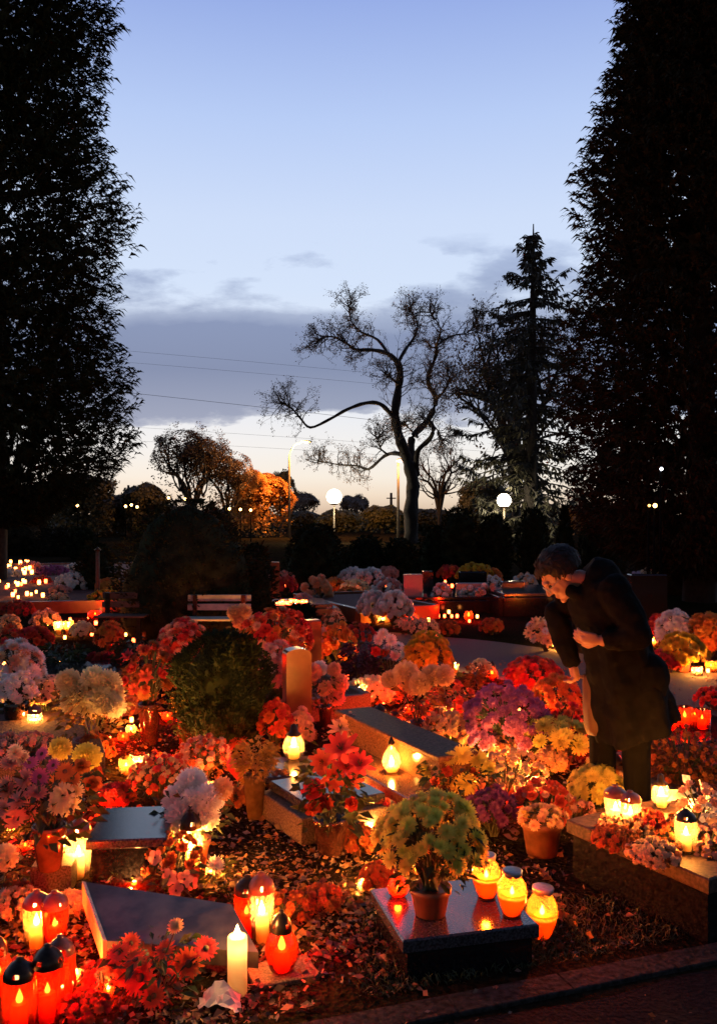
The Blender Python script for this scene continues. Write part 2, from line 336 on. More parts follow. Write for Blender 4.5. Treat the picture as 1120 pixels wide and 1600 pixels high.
# headstones
def headstone(label, px, base, top, w, mat, d=.1, a=0.0, arch=False, z=0.0):
    p = at(px, base, z); s_ = p.y / F; h = (base - top) * s_; t = thing('headstone', p, label, 'headstone'); t.rotation_euler = (0, 0, a)
    b = MB(); b.box((0, 0, 0), (w * s_ * 1.25, d * 1.9, h * .12), 0, .008); b.build('base', mat, t)
    b = MB(); ww = w * s_
    if arch:
        P = [(-ww / 2, h * .12), (ww / 2, h * .12)] + [(ww / 2 * math.cos(q_), h * .94 + h * .06 * math.sin(q_)) for q_ in [math.pi * i / 10 for i in range(11)]]
        n = len(P); b.add([(x, -d / 2, z_) for x, z_ in P] + [(x, d / 2, z_) for x, z_ in P], [tuple(range(n)), tuple(range(2 * n - 1, n - 1, -1))] + [(i, n + i, n + (i + 1) % n, (i + 1) % n) for i in range(n)])
    else: b.box((0, 0, h * .12), (ww, d, h * .88), 0, .012)
    b.build('stone', mat, t); return t
HSO = surf('polished brown headstone', (.19, .07, .03), .2, .15, 9, .01)
headstone('tall narrow brown headstone with slightly rounded top, glowing orange in candlelight', 464, 1152, 1012, 40, HSO, .13, rad(18), True)
headstone('short square stone post behind the tall narrow headstone', 488, 1060, 968, 24, HSO, .12, rad(18))
headstone('pale speckled square headstone at far middle beside pink glass lanterns', 645, 955, 897, 29, GRAN_L, .14)
headstone('low wide pale granite headstone at far middle behind white flowers', 737, 950, 911, 50, GRAN_L, .14)
headstone('dark wide headstone topped by golden flowers at far middle', 738, 935, 893, 42, GRAN_D, .2)
headstone('dark grey headstone left of the bending person, with flowers on top', 800, 955, 908, 34, GRAN_G, .2)
headstone('low black headstone between pale speckled stone and white flowers', 668, 945, 892, 16, GRAN_D, .16)
headstone('dark headstone behind the person with white flowers on top', 1010, 985, 897, 56, GRAN_D, .2)
headstone('small rusty brown stone standing left of the hedge dome', 430, 935, 878, 14, HSO, .12)
# low beds in the middle and far rows
bed('low red lit kerbed grave running in front of white flower balls', Vector((.05, 14.3, 0)), 1.3, 2.6, .22, HSO, rad(24), SOILR)
bed('far kerbed grave carrying a row of small red lanterns left of centre', Vector((-.95, 12.98, 0)), 1.1, .95, .25, HSO, rad(12), SOILR, GRAN_B)
bed('far low grave with row of red lanterns in front of wide pale headstone', Vector((1.45, 14.9, 0)), 2.3, 1.4, .2, GRAN_D, rad(5), SOILR, GRAN_D)
bed('dark low grave box left of the bending person', Vector((2.75, 14.6, 0)), 1.3, 1.7, .3, GRAN_D, rad(5), SOILR, GRAN_G)
bed('left kerbed grave bed filled with red heather', Vector((-2.25, 5.9, 0)), .95, 1.5, .16, TERRA, rad(20), SOILR)
bed('far left kerbed grave covered with many glowing lanterns', Vector((-7.4, 19.2, 0)), 5.4, 11.0, .2, HSO, rad(12), SOILR)
bed('kerbed grave bed behind the round thuja', Vector((-.65, 7.6, 0)), .9, 1.6, .18, TERRA, rad(22), SOILR)
bed('heather covered grave mound edge at right behind lanterns', Vector((1.95, 5.1, 0)), .85, .9, .14, TERRA, rad(22), SOILR)
bed('low grave with red lanterns right of the person', Vector((2.25, 6.0, 0)), .9, .6, .10, HSO, rad(22), SOILR, GRAN_D)
bed('left grave with dark vases behind the cream pompons', Vector((-2.5, 7.6, 0)), 1.0, 1.5, .16, TERRA, rad(20), SOILR, GRAN_D)

# ------------------------------------------------------------------ lanterns
def prof(kind, r, h):
    if kind == 'orb': return [(.0, 0), (.55 * r, 0), (.62 * r, .05 * h), (.72 * r, .14 * h), (.95 * r, .36 * h), (r, .52 * h), (.92 * r, .68 * h), (.66 * r, .82 * h), (.56 * r, .88 * h), (.58 * r, .93 * h)], .93, .42
    if kind == 'onion': return [(.0, 0), (.6 * r, 0), (.8 * r, .08 * h), (r, .26 * h), (.95 * r, .4 * h), (.66 * r, .56 * h), (.4 * r, .68 * h), (.3 * r, .78 * h)], .78, .2
    if kind == 'round': return [(.0, 0), (.5 * r, 0), (.72 * r, .06 * h), (.98 * r, .25 * h), (r, .38 * h), (.85 * r, .54 * h), (.58 * r, .66 * h)], .66, .34
    if kind == 'tall': return [(.0, 0), (.72 * r, 0), (.78 * r, .04 * h), (.86 * r, .3 * h), (r, .66 * h), (.95 * r, .74 * h)], .74, .4
    return [(.0, 0), (.86 * r, 0), (.94 * r, .03 * h), (r, .35 * h), (r, .68 * h), (.9 * r, .74 * h)], .74, .38   # cyl
def holes(i, k): return i == 1 and k % 4 == 0
def dome(r, h0, h1):
    d = h1 - h0; return [(1.02 * r, h0 - .03 * d), (r, h0 + .22 * d), (.9 * r, h0 + .42 * d), (.62 * r, h0 + .66 * d), (.36 * r, h0 + .80 * d), (.22 * r, h0 + .86 * d), (.26 * r, h0 + .95 * d), (.0, h1)]
NL = [0]
LIT = {'red': (1, .33, .075), 'clear': (1, .43, .11), 'orange': (1, .36, .07), 'amber': (1, .40, .09), 'pink': (1, .32, .08)}
def lamp(t, z, p, col, r=.012):
    l = bpy.data.lights.new('candle_light', 'POINT'); Y_ = t.location.y; l.energy = p * CANDLE * (.62 if Y_ < 3.7 else max(1, Y_ / 5.0)); l.color = col; l.shadow_soft_size = r
    link('candle_light', l, t, (0, 0, z)); NL[0] += 1
def flame(t, z, s=1.0):
    b = MB(); b.lathe([(0, 0), (.009 * s, .006 * s), (.012 * s, .015 * s), (.008 * s, .029 * s), (.003 * s, .041 * s), (0, .05 * s)], 8); b.build('flame', FLAME, t, (0, 0, z))
def lantern(label, px, base, h, w, kind='cyl', gc='red', wc=None, z=0.0, power=1.5, lid='dome', lidm=None, group=None, fs=1.0):
    p = at(px, base, z); s_ = p.y / F; hh = h * s_; r = w * s_ / 2; rn = random.Random(int(px * 7 + base))
    if kind == 'bare':
        t = thing('pillar_candle', p, label, 'candle', group)
        b = MB(); b.lathe([(0, 0), (r, 0), (r, hh * .97), (r * .9, hh), (r * .55, hh * .965), (0, hh * .95)], 20); b.build('wax', WX['bare'], t)
        flame(t, hh * .94, fs); lamp(t, hh * .84, .09, (1, .52, .16), .008); lamp(t, hh + .05, power * .7, (1, .43, .11), .02); return t
    if kind == 'bowl':
        t = thing('bowl_candle', p, label, 'candle', group)
        b = MB(); b.lathe([(0, 0), (r * .5, 0), (r * .9, hh * .4), (r, hh), (r * .94, hh)], 20); b.build('bowl', POTB, t)
        b = MB(); b.lathe([(r * .94, hh * .9), (0, hh * .9)], 20); b.build('wax', WX['bare'], t)
        flame(t, hh * .9, 1.8 * fs); lamp(t, hh * .5, .03, (1, .52, .16), .004); lamp(t, hh + .06, power, (1, .45, .12), .02); return t
    t = thing('grave_lantern', p, label, 'lantern', group); t.rotation_euler = (rn.uniform(-.04, .04), rn.uniform(-.04, .04), rn.uniform(0, 6))
    P, gt, wl = prof(kind, r, hh)
    b = MB(); b.lathe(P, 40)
    if kind in ('cyl', 'tall', 'round', 'onion'):
        nr = {'cyl': 8, 'tall': 6, 'round': 12, 'onion': 10}[kind]
        for i, v_ in enumerate(b.v):
            f_ = 1 + .028 * math.cos(nr * math.atan2(v_[1], v_[0])); b.v[i] = (v_[0] * f_, v_[1] * f_, v_[2])
    if kind == 'orb': b.lathe([(1.0 * r, .50 * hh), (1.03 * r, .52 * hh), (1.0 * r, .54 * hh)], 20)
    b.build('glass_body', GL[gc], t)
    wc = wc or ('red' if gc == 'red' else 'white')
    rr = lambda f: min(P[i][0] for i in range(1, len(P)) if P[i][1] >= f * hh or i == len(P) - 1) if False else r
    if kind == 'orb': W_ = [(0, .03 * hh), (.5 * r, .03 * hh), (.68 * r, .14 * hh), (.9 * r, .36 * hh), (.93 * r, .45 * hh), (.0, .45 * hh)]; wt = .45
    elif kind == 'onion': W_ = [(0, .02 * hh), (.55 * r, .02 * hh), (.7 * r, .1 * hh), (.7 * r, .18 * hh), (0, .18 * hh)]; wt = .18
    else: wt = wl; W_ = [(0, .02 * hh), (.42 * r, .02 * hh), (.5 * r, .06 * hh), (.5 * r, wt * hh), (.42 * r, wt * hh + .003), (0, wt * hh)]
    b = MB(); b.lathe(W_, 14); b.build('wax', WX[wc], t)
    flame(t, wt * hh, (.55 if kind in ('cyl', 'tall') else .7) * fs * min(1.3, max(.6, hh / .17)))
    if h >= 40: lamp(t, wt * hh * .82, {'red': .10, 'orange': .10}.get(wc, .06), LIT['clear'], .006)
    lamp(t, min((wt + .16) * hh, gt * hh * .93), power, LIT[gc])
    lm_ = lidm or DARKMETAL
    b = MB()
    if lid == 'dome': b.lathe(dome(P[-1][0] * 1.06, gt * hh, hh), 16, skip=holes)
    elif lid == 'flat':
        q = P[-1][0] * 1.08; b.lathe([(q * .96, (gt - .06) * hh), (q * 1.05, (gt - .02) * hh), (q * 1.08, hh * .985), (q * .9, hh), (0, hh)], 18, skip=lambda i, k: i == 0 and k % 3 == 0)
    elif lid == 'knob': q = P[-1][0] * 1.1; b.lathe([(q, gt * hh), (q * 1.15, (gt + .04) * hh), (q * .6, (gt + .12) * hh), (q * .45, hh * .95), (0, hh)], 12)
    if lid: b.build('lid', lm_, t)
    if kind == 'orb':
        b = MB(); b.lathe([(.0, -.0), (.62 * r, -.0), (.5 * r, .022 * hh)], 16); b.build('foot', DARKMETAL, t)
    return t
L = lantern
zs = .152
L('orange round glass lantern at back left of three on the black slab edge', 760, 1402, 68, 46, 'orb', 'orange', 'orange', zs, 2.2, 'flat', GREYMETAL)
L('orange round glass lantern in the middle of the three, grey lid', 799, 1430, 72, 47, 'orb', 'orange', 'orange', zs, 2.2, 'flat', GREYMETAL)
L('orange round glass lantern standing nearest and rightmost of three, on the ground', 845, 1466, 82, 50, 'orb', 'orange', 'orange', 0, 1.9, 'flat', GREYMETAL)
L('small red onion lantern on the black slab beside the yellow chrysanthemum pot', 622, 1400, 48, 34, 'onion', 'red', 'red', zs, 2.2, 'knob', BRONZE)
L('red glass lantern with domed lid, at back left beside tilted slab', 384, 1470, 104, 40, 'tall', 'red', 'red', 0, 1.3)
L('tall clear glass lantern with brown domed lid beside tilted slab', 411, 1474, 112, 42, 'tall', 'clear', 'white', 0, 1.7, 'dome', BRONZE, fs=1.5)
L('round red glass lantern with dark lid on a reddish tile', 441, 1518, 98, 52, 'round', 'red', 'red', .02, 1.5, fs=1.3)
L('bare white pillar candle burning at front beside crumpled paper', 371, 1556, 94, 31, 'bare', z=0, power=1.9)
L('clear glass lantern with dark dome, left of the red pair at front left', 57, 1484, 94, 42, 'tall', 'amber', 'white', 0, 1.6, 'dome', BRONZE, fs=1.4)
L('red glass lantern with dome beside the bright clear one at front left', 86, 1486, 96, 42, 'tall', 'red', 'red', 0, 1.3, 'dome', BRONZE)
L('red cylinder lantern with black dome at bottom left corner', 30, 1612, 118, 52, 'cyl', 'red', 'red', 0, 1.5, fs=1.3)
L('red cylinder lantern with black dome, second from the left at the bottom', 74, 1600, 126, 50, 'cyl', 'red', 'red', 0, 1.2)
L('red glass lantern half hidden behind bottom left black domed lanterns', 98, 1572, 112, 44, 'cyl', 'red', 'red', 0, 1.2, 'dome', BRONZE)
L('red lantern cut by the left picture edge near the bottom', -2, 1556, 100, 46, 'round', 'red', 'red', 0, 1.2)
L('clear glass lantern with dome lid standing right of the tall brown vase', 122, 1374, 98, 40, 'cyl', 'clear', 'white', 0, 3.0, 'dome', BRONZE, fs=1.3)
L('clear lantern with dark dome lid in front of white pompons', 300, 1370, 106, 36, 'cyl', 'clear', 'white', 0, 4.0, fs=1.3)
L('small bright tub lantern between heather and yellow pompons', 217, 1204, 36, 30, 'cyl', 'clear', 'white', 0, 3.0, None)
L('small amber glass lantern left of the bright tub lantern', 198, 1210, 36, 22, 'cyl', 'amber', 'white', 0, 1.1, None)
L('slender brown framed lantern at left behind peach daisies', 55, 1152, 52, 22, 'tall', 'clear', 'white', 0, 3.2, 'dome', BRONZE)
L('small red lantern below the cream pompon mass', 193, 1160, 24, 18, 'round', 'red', 'red', 0, 2.0)
L('clear saucer lantern in front of tall orange headstone', 459, 1186, 56, 34, 'round', 'clear', 'white', .151, 1.8, 'knob', DARKMETAL, fs=1.5)
L('broad bright bowl candle in front of cream flowers at centre', 561, 1108, 14, 38, 'bowl', z=0, power=2.6, fs=1.3)
L('red lantern left of a pair beneath orange pompons', 592, 1150, 50, 24, 'cyl', 'red', 'red', 0, 1.4, fs=1.3)
L('red lantern right of a pair beneath orange pompons', 618, 1148, 40, 24, 'cyl', 'red', 'red', 0, 1.2)
L('clear onion shaped lantern on the ledge of the brown monument', 612, 1206, 56, 30, 'onion', 'clear', 'white', .152, 1.9, 'knob', DARKMETAL, fs=1.4)
L('small candle lantern among heather right of yellow mums', 757, 1196, 28, 20, 'round', 'clear', 'white', 0, 1.6, None)
L('small clear lantern under pale orange buds', 699, 1125, 28, 20, 'tall', 'amber', 'white', 0, 1.0, 'dome', BRONZE)
L('bright oval clear lantern left of the bending person', 832, 1246, 54, 27, 'round', 'clear', 'white', 0, 2.0, 'knob', BRONZE, fs=1.5)
L('tall white lantern standing before the legs of the person', 964, 1240, 62, 19, 'tall', 'clear', 'white', 0, 1.4, 'dome', DARKMETAL, fs=1.2)
L('left clear lantern of a bright pair on right grave', 962, 1292, 66, 36, 'tall', 'clear', 'white', .262, 1.5, 'dome', BRONZE, fs=1.3)
L('right clear lantern of a bright pair on right grave', 985, 1297, 62, 34, 'tall', 'clear', 'white', .262, 1.5, 'dome', BRONZE, fs=1.3)
L('round clear lantern with dark lid right of the legs of the person', 1033, 1262, 54, 30, 'round', 'clear', 'white', .262, 1.8, 'knob', DARKMETAL, fs=1.5)
L('round clear lantern near right picture edge before a wrapped bouquet', 1082, 1280, 52, 30, 'round', 'clear', 'white', .262, 1.8, 'knob', DARKMETAL, fs=1.5)
L('squat clear lantern with black dome lid above golden bush at right', 1071, 1330, 66, 34, 'cyl', 'clear', 'white', .262, 1.4, 'dome', DARKMETAL, fs=1.3)
L('red lantern left of three on a bench like grave at right', 1048, 1142, 44, 26, 'cyl', 'red', 'red', .151, 1.5, None, fs=1.4)
L('red lantern in middle of three on a bench like grave at right', 1070, 1138, 46, 26, 'cyl', 'red', 'red', .151, 1.5, None, fs=1.4)
L('dim red lantern rightmost of three on a bench like grave at right', 1096, 1140, 44, 26, 'cyl', 'red', 'red', .151, .8, None)
L('red oval lantern beside the thin cypress', 768, 1064, 32, 18, 'round', 'red', 'red', 0, 1.5, fs=1.3)
L('pair mate red lantern left among red flowers behind purple dome', 806, 1076, 24, 22, 'cyl', 'red', 'red', 0, 1.0)
L('small pale lantern below white flowers left of the person', 869, 1014, 16, 13, 'cyl', 'clear', 'white', 0, 1.2, None)
L('small pale lantern at right edge below orange flowers', 1090, 1056, 20, 14, 'cyl', 'clear', 'white', 0, 1.6, None)
L('small amber lantern left of right edge beneath yellow flowers', 1072, 1050, 18, 13, 'cyl', 'amber', 'white', 0, 1.0, None)
L('orange lantern cut by right edge under orange flowers', 1110, 1050, 24, 18, 'cyl', 'orange', 'orange', 0, 1.2, None)
L('tiny pale lantern beside the grey path near golden chrysanthemums', 711, 1052, 22, 12, 'tall', 'clear', 'white', 0, .7, None)
L('tall pale lantern left of a pair in far left row', 92, 992, 30, 14, 'tall', 'clear', 'white', 0, 1.6, None, fs=1.4)
L('amber wide lantern right of a pair in far left row', 107, 992, 30, 16, 'tall', 'amber', 'white', 0, 1.4, None, fs=1.2)
L('red wide lantern right of the pale pair, before the brown bench', 149, 968, 22, 24, 'round', 'red', 'red', 0, 1.3, None)
L('red lantern glowing in front of the right white flower ball', 644, 978, 30, 18, 'round', 'red', 'red', 0, 1.6, None, fs=1.6)
L('pale lantern glowing at foot of left white flower ball', 596, 974, 18, 10, 'cyl', 'clear', 'white', 0, 1.4, None, fs=1.3)
L('red oval lantern at right end of a red row before the dark grave', 732, 972, 26, 15, 'round', 'red', 'red', 0, 1.5, None, fs=1.6)
L('pink globe lantern leftmost of three near pale headstone', 613, 950, 30, 19, 'round', 'pink', 'white', 0.0, 1.0, 'knob', BRONZE)
L('pink globe lantern in the middle of three near pale headstone', 645, 955, 30, 18, 'round', 'pink', 'white', 0.0, 1.0, 'knob', BRONZE)
L('pink globe lantern rightmost of three near pale headstone', 664, 957, 30, 19, 'round', 'pink', 'white', 0.0, 1.3, 'knob', BRONZE, fs=1.4)
# little lanterns added half hidden between the pots as fill light, for unseen candles
for i, (px, py, gc) in enumerate([(30, 1182, 'amber'), (12, 1120, 'red'), (150, 1216, 'amber'), (172, 1176, 'red'), (246, 1190, 'red'), (205, 1148, 'amber'), (262, 1128, 'red'), (330, 1236, 'amber'), (300, 1196, 'red'), (372, 1104, 'red'), (420, 1130, 'amber'),
                                   (424, 1060, 'red'), (340, 1020, 'amber'), (300, 1050, 'red'), (500, 1102, 'red'), (520, 1060, 'amber'), (545, 1210, 'amber'), (560, 1252, 'red'), (470, 1230, 'amber'), (640, 1116, 'red'), (668, 1130, 'red'), (700, 1160, 'amber'), (735, 1130, 'red'),
                                   (740, 1230, 'amber'), (780, 1220, 'amber'), (806, 1200, 'amber'), (840, 1150, 'red'), (856, 1110, 'red'), (812, 1140, 'amber'), (806, 1268, 'red'), (880, 1262, 'amber'), (908, 1238, 'amber'), (904, 1180, 'red'), (1000, 1200, 'red'), (1020, 1010, 'amber'),
                                   (1046, 1020, 'red'), (1116, 1160, 'amber'), (1040, 1210, 'amber'), (1112, 1350, 'red'), (1050, 1380, 'red'), (232, 1324, 'amber'), (206, 1402, 'red'), (20, 1300, 'amber'), (40, 1330, 'red'), (160, 1280, 'red'), (120, 1530, 'amber'), (170, 1558, 'red'),
                                   (330, 1370, 'amber'), (246, 1366, 'red'), (404, 1226, 'red'), (452, 1300, 'amber'), (580, 1306, 'amber')]):
    L('small %s fill lantern added half hidden between crowded flowers and pots' % {'red': 'red', 'amber': 'amber'}[gc], px, py, 24, 18, 'round', gc, None, 0, 1.5, None, group='small %s fill lanterns added between the flowers' % gc)
L('small clear lantern added left of the black slab, lighting the yellow chrysanthemums', 566, 1392, 34, 24, 'round', 'clear', 'white', 0, 6.0, None)  # added lamp, meant to brighten the yellow chrysanthemums
L('small clear lantern glinting through the yellow chrysanthemums at front centre', 652, 1366, 54, 26, 'tall', 'clear', 'white', 0, 5.0, None)
# small far lanterns: one mesh, copies
GLOWR = glow('far red lantern glow', (1, .07, .015), 22.0, False, 'AUTO'); GLOWO = glow('far orange lantern glow', (1, .27, .045), 20.0, False, 'AUTO'); GLOWB = glow('far flame glow', (1, .55, .15), 12, False, 'NONE')
def far_proto(mat):
    b = MB(); b.lathe([(0, 0), (.045, 0), (.055, .05), (.055, .12), (.04, .15)], 8, mi=0); b.lathe([(.045, .15), (.04, .18), (.015, .2), (0, .21)], 8, mi=1)
    b.lathe([(0, .03), (.035, .05), (.058, .075), (.035, .11), (0, .12)], 8, (0, -.004, 0), 2); return b.mesh('far_lantern', [mat, DARKMETAL, GLOWB])
FR, FO = far_proto(GLOWR), far_proto(GLOWO)
def far(me, px, base, sz, label, group, z=0.0):
    p = at(px, base, z); o = link('grave_lantern', me, None, p); s_ = sz * p.y / F / .13; o.scale = (s_, s_, s_); o.rotation_euler = (0, 0, R.uniform(0, 6)); tag(o, label, 'lantern', group)
for i in range(46):
    px = R.gauss(28, 22); py = R.uniform(880, 938)
    far(FO if R.random() < .8 else FR, px, py, R.uniform(3.5, 6.5), 'small glowing lantern in the crowded far left cluster', 'lanterns in the far left cluster', .17)
for i in range(13):
    far(FO, R.uniform(45, 70) + 0, R.uniform(942, 952), R.uniform(4, 6), 'tiny orange lantern in front of the far left cluster, below pink flowers', 'lanterns below the far left pink flowers') if i < 6 else None
for i in range(11): far(FR, 432 + i * 4.6 + R.uniform(-1, 1), 944 + R.uniform(-2, 2), R.uniform(4.5, 6), 'small red lantern in the row on the far grave left of centre', 'red lanterns on the far grave left of centre', .302)
for i in range(14): far(FR if i % 3 else FO, R.uniform(520, 562), R.uniform(930, 942), R.uniform(4.5, 6.5), 'small bright lantern crowded under the orange flower bunch at far centre', 'lanterns under the far centre bunch')
for i in range(6): far(FR, 668 + i * 9 + R.uniform(-2, 2), 966 + R.uniform(-1, 1), R.uniform(4.5, 5.5), 'tiny red lantern in the row before the wide pale headstone', 'red lanterns before the wide pale headstone')
for i in range(10): far(FO if i % 2 else FR, 822 + (i % 5) * 8 + R.uniform(-2, 2), 928 + (i // 5) * 16 + R.uniform(-2, 2), R.uniform(5, 6.5), 'small lantern glowing between dark bars near the head of the person', 'lanterns near the head of the person')
for i in range(4): far(FO, 1012 + i * 7, 957 + R.uniform(-1, 2), 5, 'small amber lantern low behind the back of the person', 'lanterns behind the back of the person')
for i in range(5): far(FR, 405 + R.uniform(-7, 7), 936 + i * 4, 3.2, 'tiny red lantern in the dark right of the slatted bench', 'red lanterns right of the slatted bench')
for i in range(5): far(FR, 436 + R.uniform(-6, 8), 964 + R.uniform(-3, 3), 4.5, 'tiny red lantern near the red flowers left of the stone post', 'red lanterns near the stone post')
for i in range(7): far(FO, 655 + R.uniform(-4, 28), 862 + R.uniform(-3, 16), 3.6, 'tiny amber lantern deep between the far hedge columns', 'lanterns deep between the hedge columns')

for zone, xs, ys, n_, lab in [('left of the dome hedge', (66, 215), (935, 1004), 22, 'tiny glowing lantern scattered among flowers left of the dome hedge'), ('in the far centre', (432, 700), (905, 1000), 30, 'tiny glowing lantern scattered between the far centre flowers'),
                              ('around the dark headstones', (690, 850), (905, 975), 14, 'tiny glowing lantern scattered around the dark headstones near the person'), ('right behind the person', (1030, 1118), (968, 1060), 12, 'tiny glowing lantern scattered among flowers right of the person'),
                              ('left edge', (0, 230), (1010, 1160), 14, 'tiny glowing lantern tucked among the left mid flowers'), ('centre', (480, 860), (1040, 1190), 26, 'tiny glowing lantern tucked among the centre mid flowers')]:
    for i in range(n_): far(FR if R.random() < .6 else FO, R.uniform(*xs), R.uniform(*ys), R.uniform(4.2, 6.2) if ys[1] < 1010 else R.uniform(5, 8), lab, 'tiny lanterns scattered ' + zone)
# ------------------------------------------------------------------ flowers
_bm = {}
CENT = surf('flower centre', (.10, .05, .012), .8)
def bloom_mesh(kind, col):
    key = (kind, col)
    if key in _bm: return _bm[key]
    r = random.Random(hash(kind) % 1000 if False else sum(map(ord, kind))); b = MB(); Z = Vector((0, 0, 1))
    def blade(a, el, r0, r1, w, cup, mi=0, rad_=1.0):
        o = Vector((math.cos(a), math.sin(a), 0)); t = Vector((-math.sin(a), math.cos(a), 0))
        d = o * math.cos(el) + Z * math.sin(el); n_ = -o * math.sin(el) + Z * math.cos(el)
        p0 = d * r0; p1 = d * (r0 + (r1 - r0) * .6) + n_ * cup * .3; p2 = d * r1 + n_ * cup
        b.add([p0 - t * w * .3, p0 + t * w * .3, p1 + t * w * .5, p1 - t * w * .5, p2 + t * w * .22, p2 - t * w * .22], [(0, 1, 2, 3), (3, 2, 4, 5)], mi, True)
    if kind == 'pompon':
        n = 400
        b.ball((0, 0, 0), .62, 10)
        for i in range(n):
            z = 1 - 1.75 * (i + .5) / n; q = math.sqrt(max(0, 1 - z * z)); a = i * 2.39996
            d = Vector((q * math.cos(a), q * math.sin(a), z)); t = d.cross(Vector((.01, .02, 1))).normalized(); u_ = d.cross(t)
            d2 = (d + Vector((r.uniform(-.15, .15), r.uniform(-.15, .15), r.uniform(-.05, .2)))).normalized(); L_ = r.uniform(.84, 1.06); w = r.uniform(.10, .16)
            p0 = d * .5; p1 = d2 * L_ * .86; p2 = d2 * L_ + u_ * r.uniform(-.1, .14)
            b.add([p0 - t * w * .4, p0 + t * w * .4, p1 + t * w * .55 + u_ * .05, p1 - t * w * .55 + u_ * .05, p2 + t * w * .3, p2 - t * w * .3], [(0, 1, 2, 3), (3, 2, 4, 5)], 0, True)
    elif kind == 'mum':
        for k, (el, m, L_) in enumerate(((-.05, 22, 1), (.22, 20, .96), (.5, 18, .88), (.8, 14, .76), (1.15, 9, .6))):
            for i in range(m): blade(6.2832 * (i + k * .5) / m + r.uniform(-.12, .12), el + r.uniform(-.12, .12), .05, L_ * r.uniform(.85, 1.1), .2, .14 * (1 if k < 2 else -.4))
    elif kind == 'button':
        b.ball((0, 0, .1), (.62, .62, .45), 8)
        for k, (el, m, L_) in enumerate(((-.2, 14, 1), (.15, 13, .96), (.55, 11, .88), (1.0, 7, .78))):
            for i in range(m): blade(6.2832 * (i + k * .5) / m + r.uniform(-.15, .15), el, .2, L_ * r.uniform(.85, 1.08), .32, -.12)
    elif kind == 'daisy':
        for k in (0, 1):
            for i in range(16): blade(6.2832 * (i + k * .5) / 16 + r.uniform(-.06, .06), .12 + k * .14 + r.uniform(-.06, .06), .16, r.uniform(.88, 1.06) - k * .12, .19, -.06)
        b.ball((0, 0, .06), (.24, .24, .12), 10, 1)
    elif kind == 'rose':
        b.ball((0, 0, .3), (.3, .3, .4), 8)
        for k, (el, m, L_) in enumerate(((.25, 6, 1), (.65, 5, .92), (.98, 5, .85), (1.25, 4, .8))):
            for i in range(m): blade(6.2832 * (i + k * .5) / m + r.uniform(-.2, .2), el, .08, L_ * r.uniform(.9, 1.08), .85 - k * .12, .22)
    elif kind == 'lily':
        for k in (0, 1):
            for i in range(6): blade(6.2832 * (i + k * .5) / 6 + r.uniform(-.12, .12), .3 + k * .35, .04, r.uniform(.9, 1.15) - k * .12, .42, -.1)
        for i in range(5): b.tube([Vector((0, 0, .05)), Vector((.16 * math.cos(i * 1.25), .16 * math.sin(i * 1.25), .42))], [.018, .035], 5, 1)
    elif kind == 'orchid':
        for i in range(5):
            a = 6.2832 * i / 5 + .3; o = Vector((math.cos(a), math.sin(a), 0)); t = Vector((-o.y, o.x, 0)); vs = [Vector((0, 0, 0))]
            for q in range(9): th = math.pi * (q / 8 - .5) * 1.5; vs.append(o * (.52 + .46 * math.cos(th)) + t * (.44 * math.sin(th)) + Z * (.1 + .05 * math.sin(3 * th)))
            b.add(vs, [(0, q, q + 1) for q in range(1, 9)], 0, True)
        b.ball((0, 0, .08), (.14, .14, .12), 8, 1)
    _bm[key] = b.mesh('bloom', [petal(col), CENT]); return _bm[key]
def quat_to(d, spin=None):
    q = Vector((0, 0, 1)).rotation_difference(d); return (q.to_matrix() @ Matrix.Rotation(R.uniform(0, 6.28) if spin is None else spin, 3, 'Z'))
def add_bloom(t, org, p, d, size, kind, col, name='bloom'):
    o = link(name, bloom_mesh(kind, col), t); sq = R.uniform(.88, 1.1)
    m = quat_to(d.normalized()) @ Matrix.Diagonal((size * R.uniform(.92, 1.08), size * R.uniform(.92, 1.08), size * sq))
    o.matrix_local = Matrix.Translation(p - org) @ m.to_4x4(); return o
CAT = {'potted_chrysanthemum': 'potted flowers', 'flower_bouquet': 'bouquet', 'heather_plant': 'ground plant', 'leafy_bush': 'bush'}
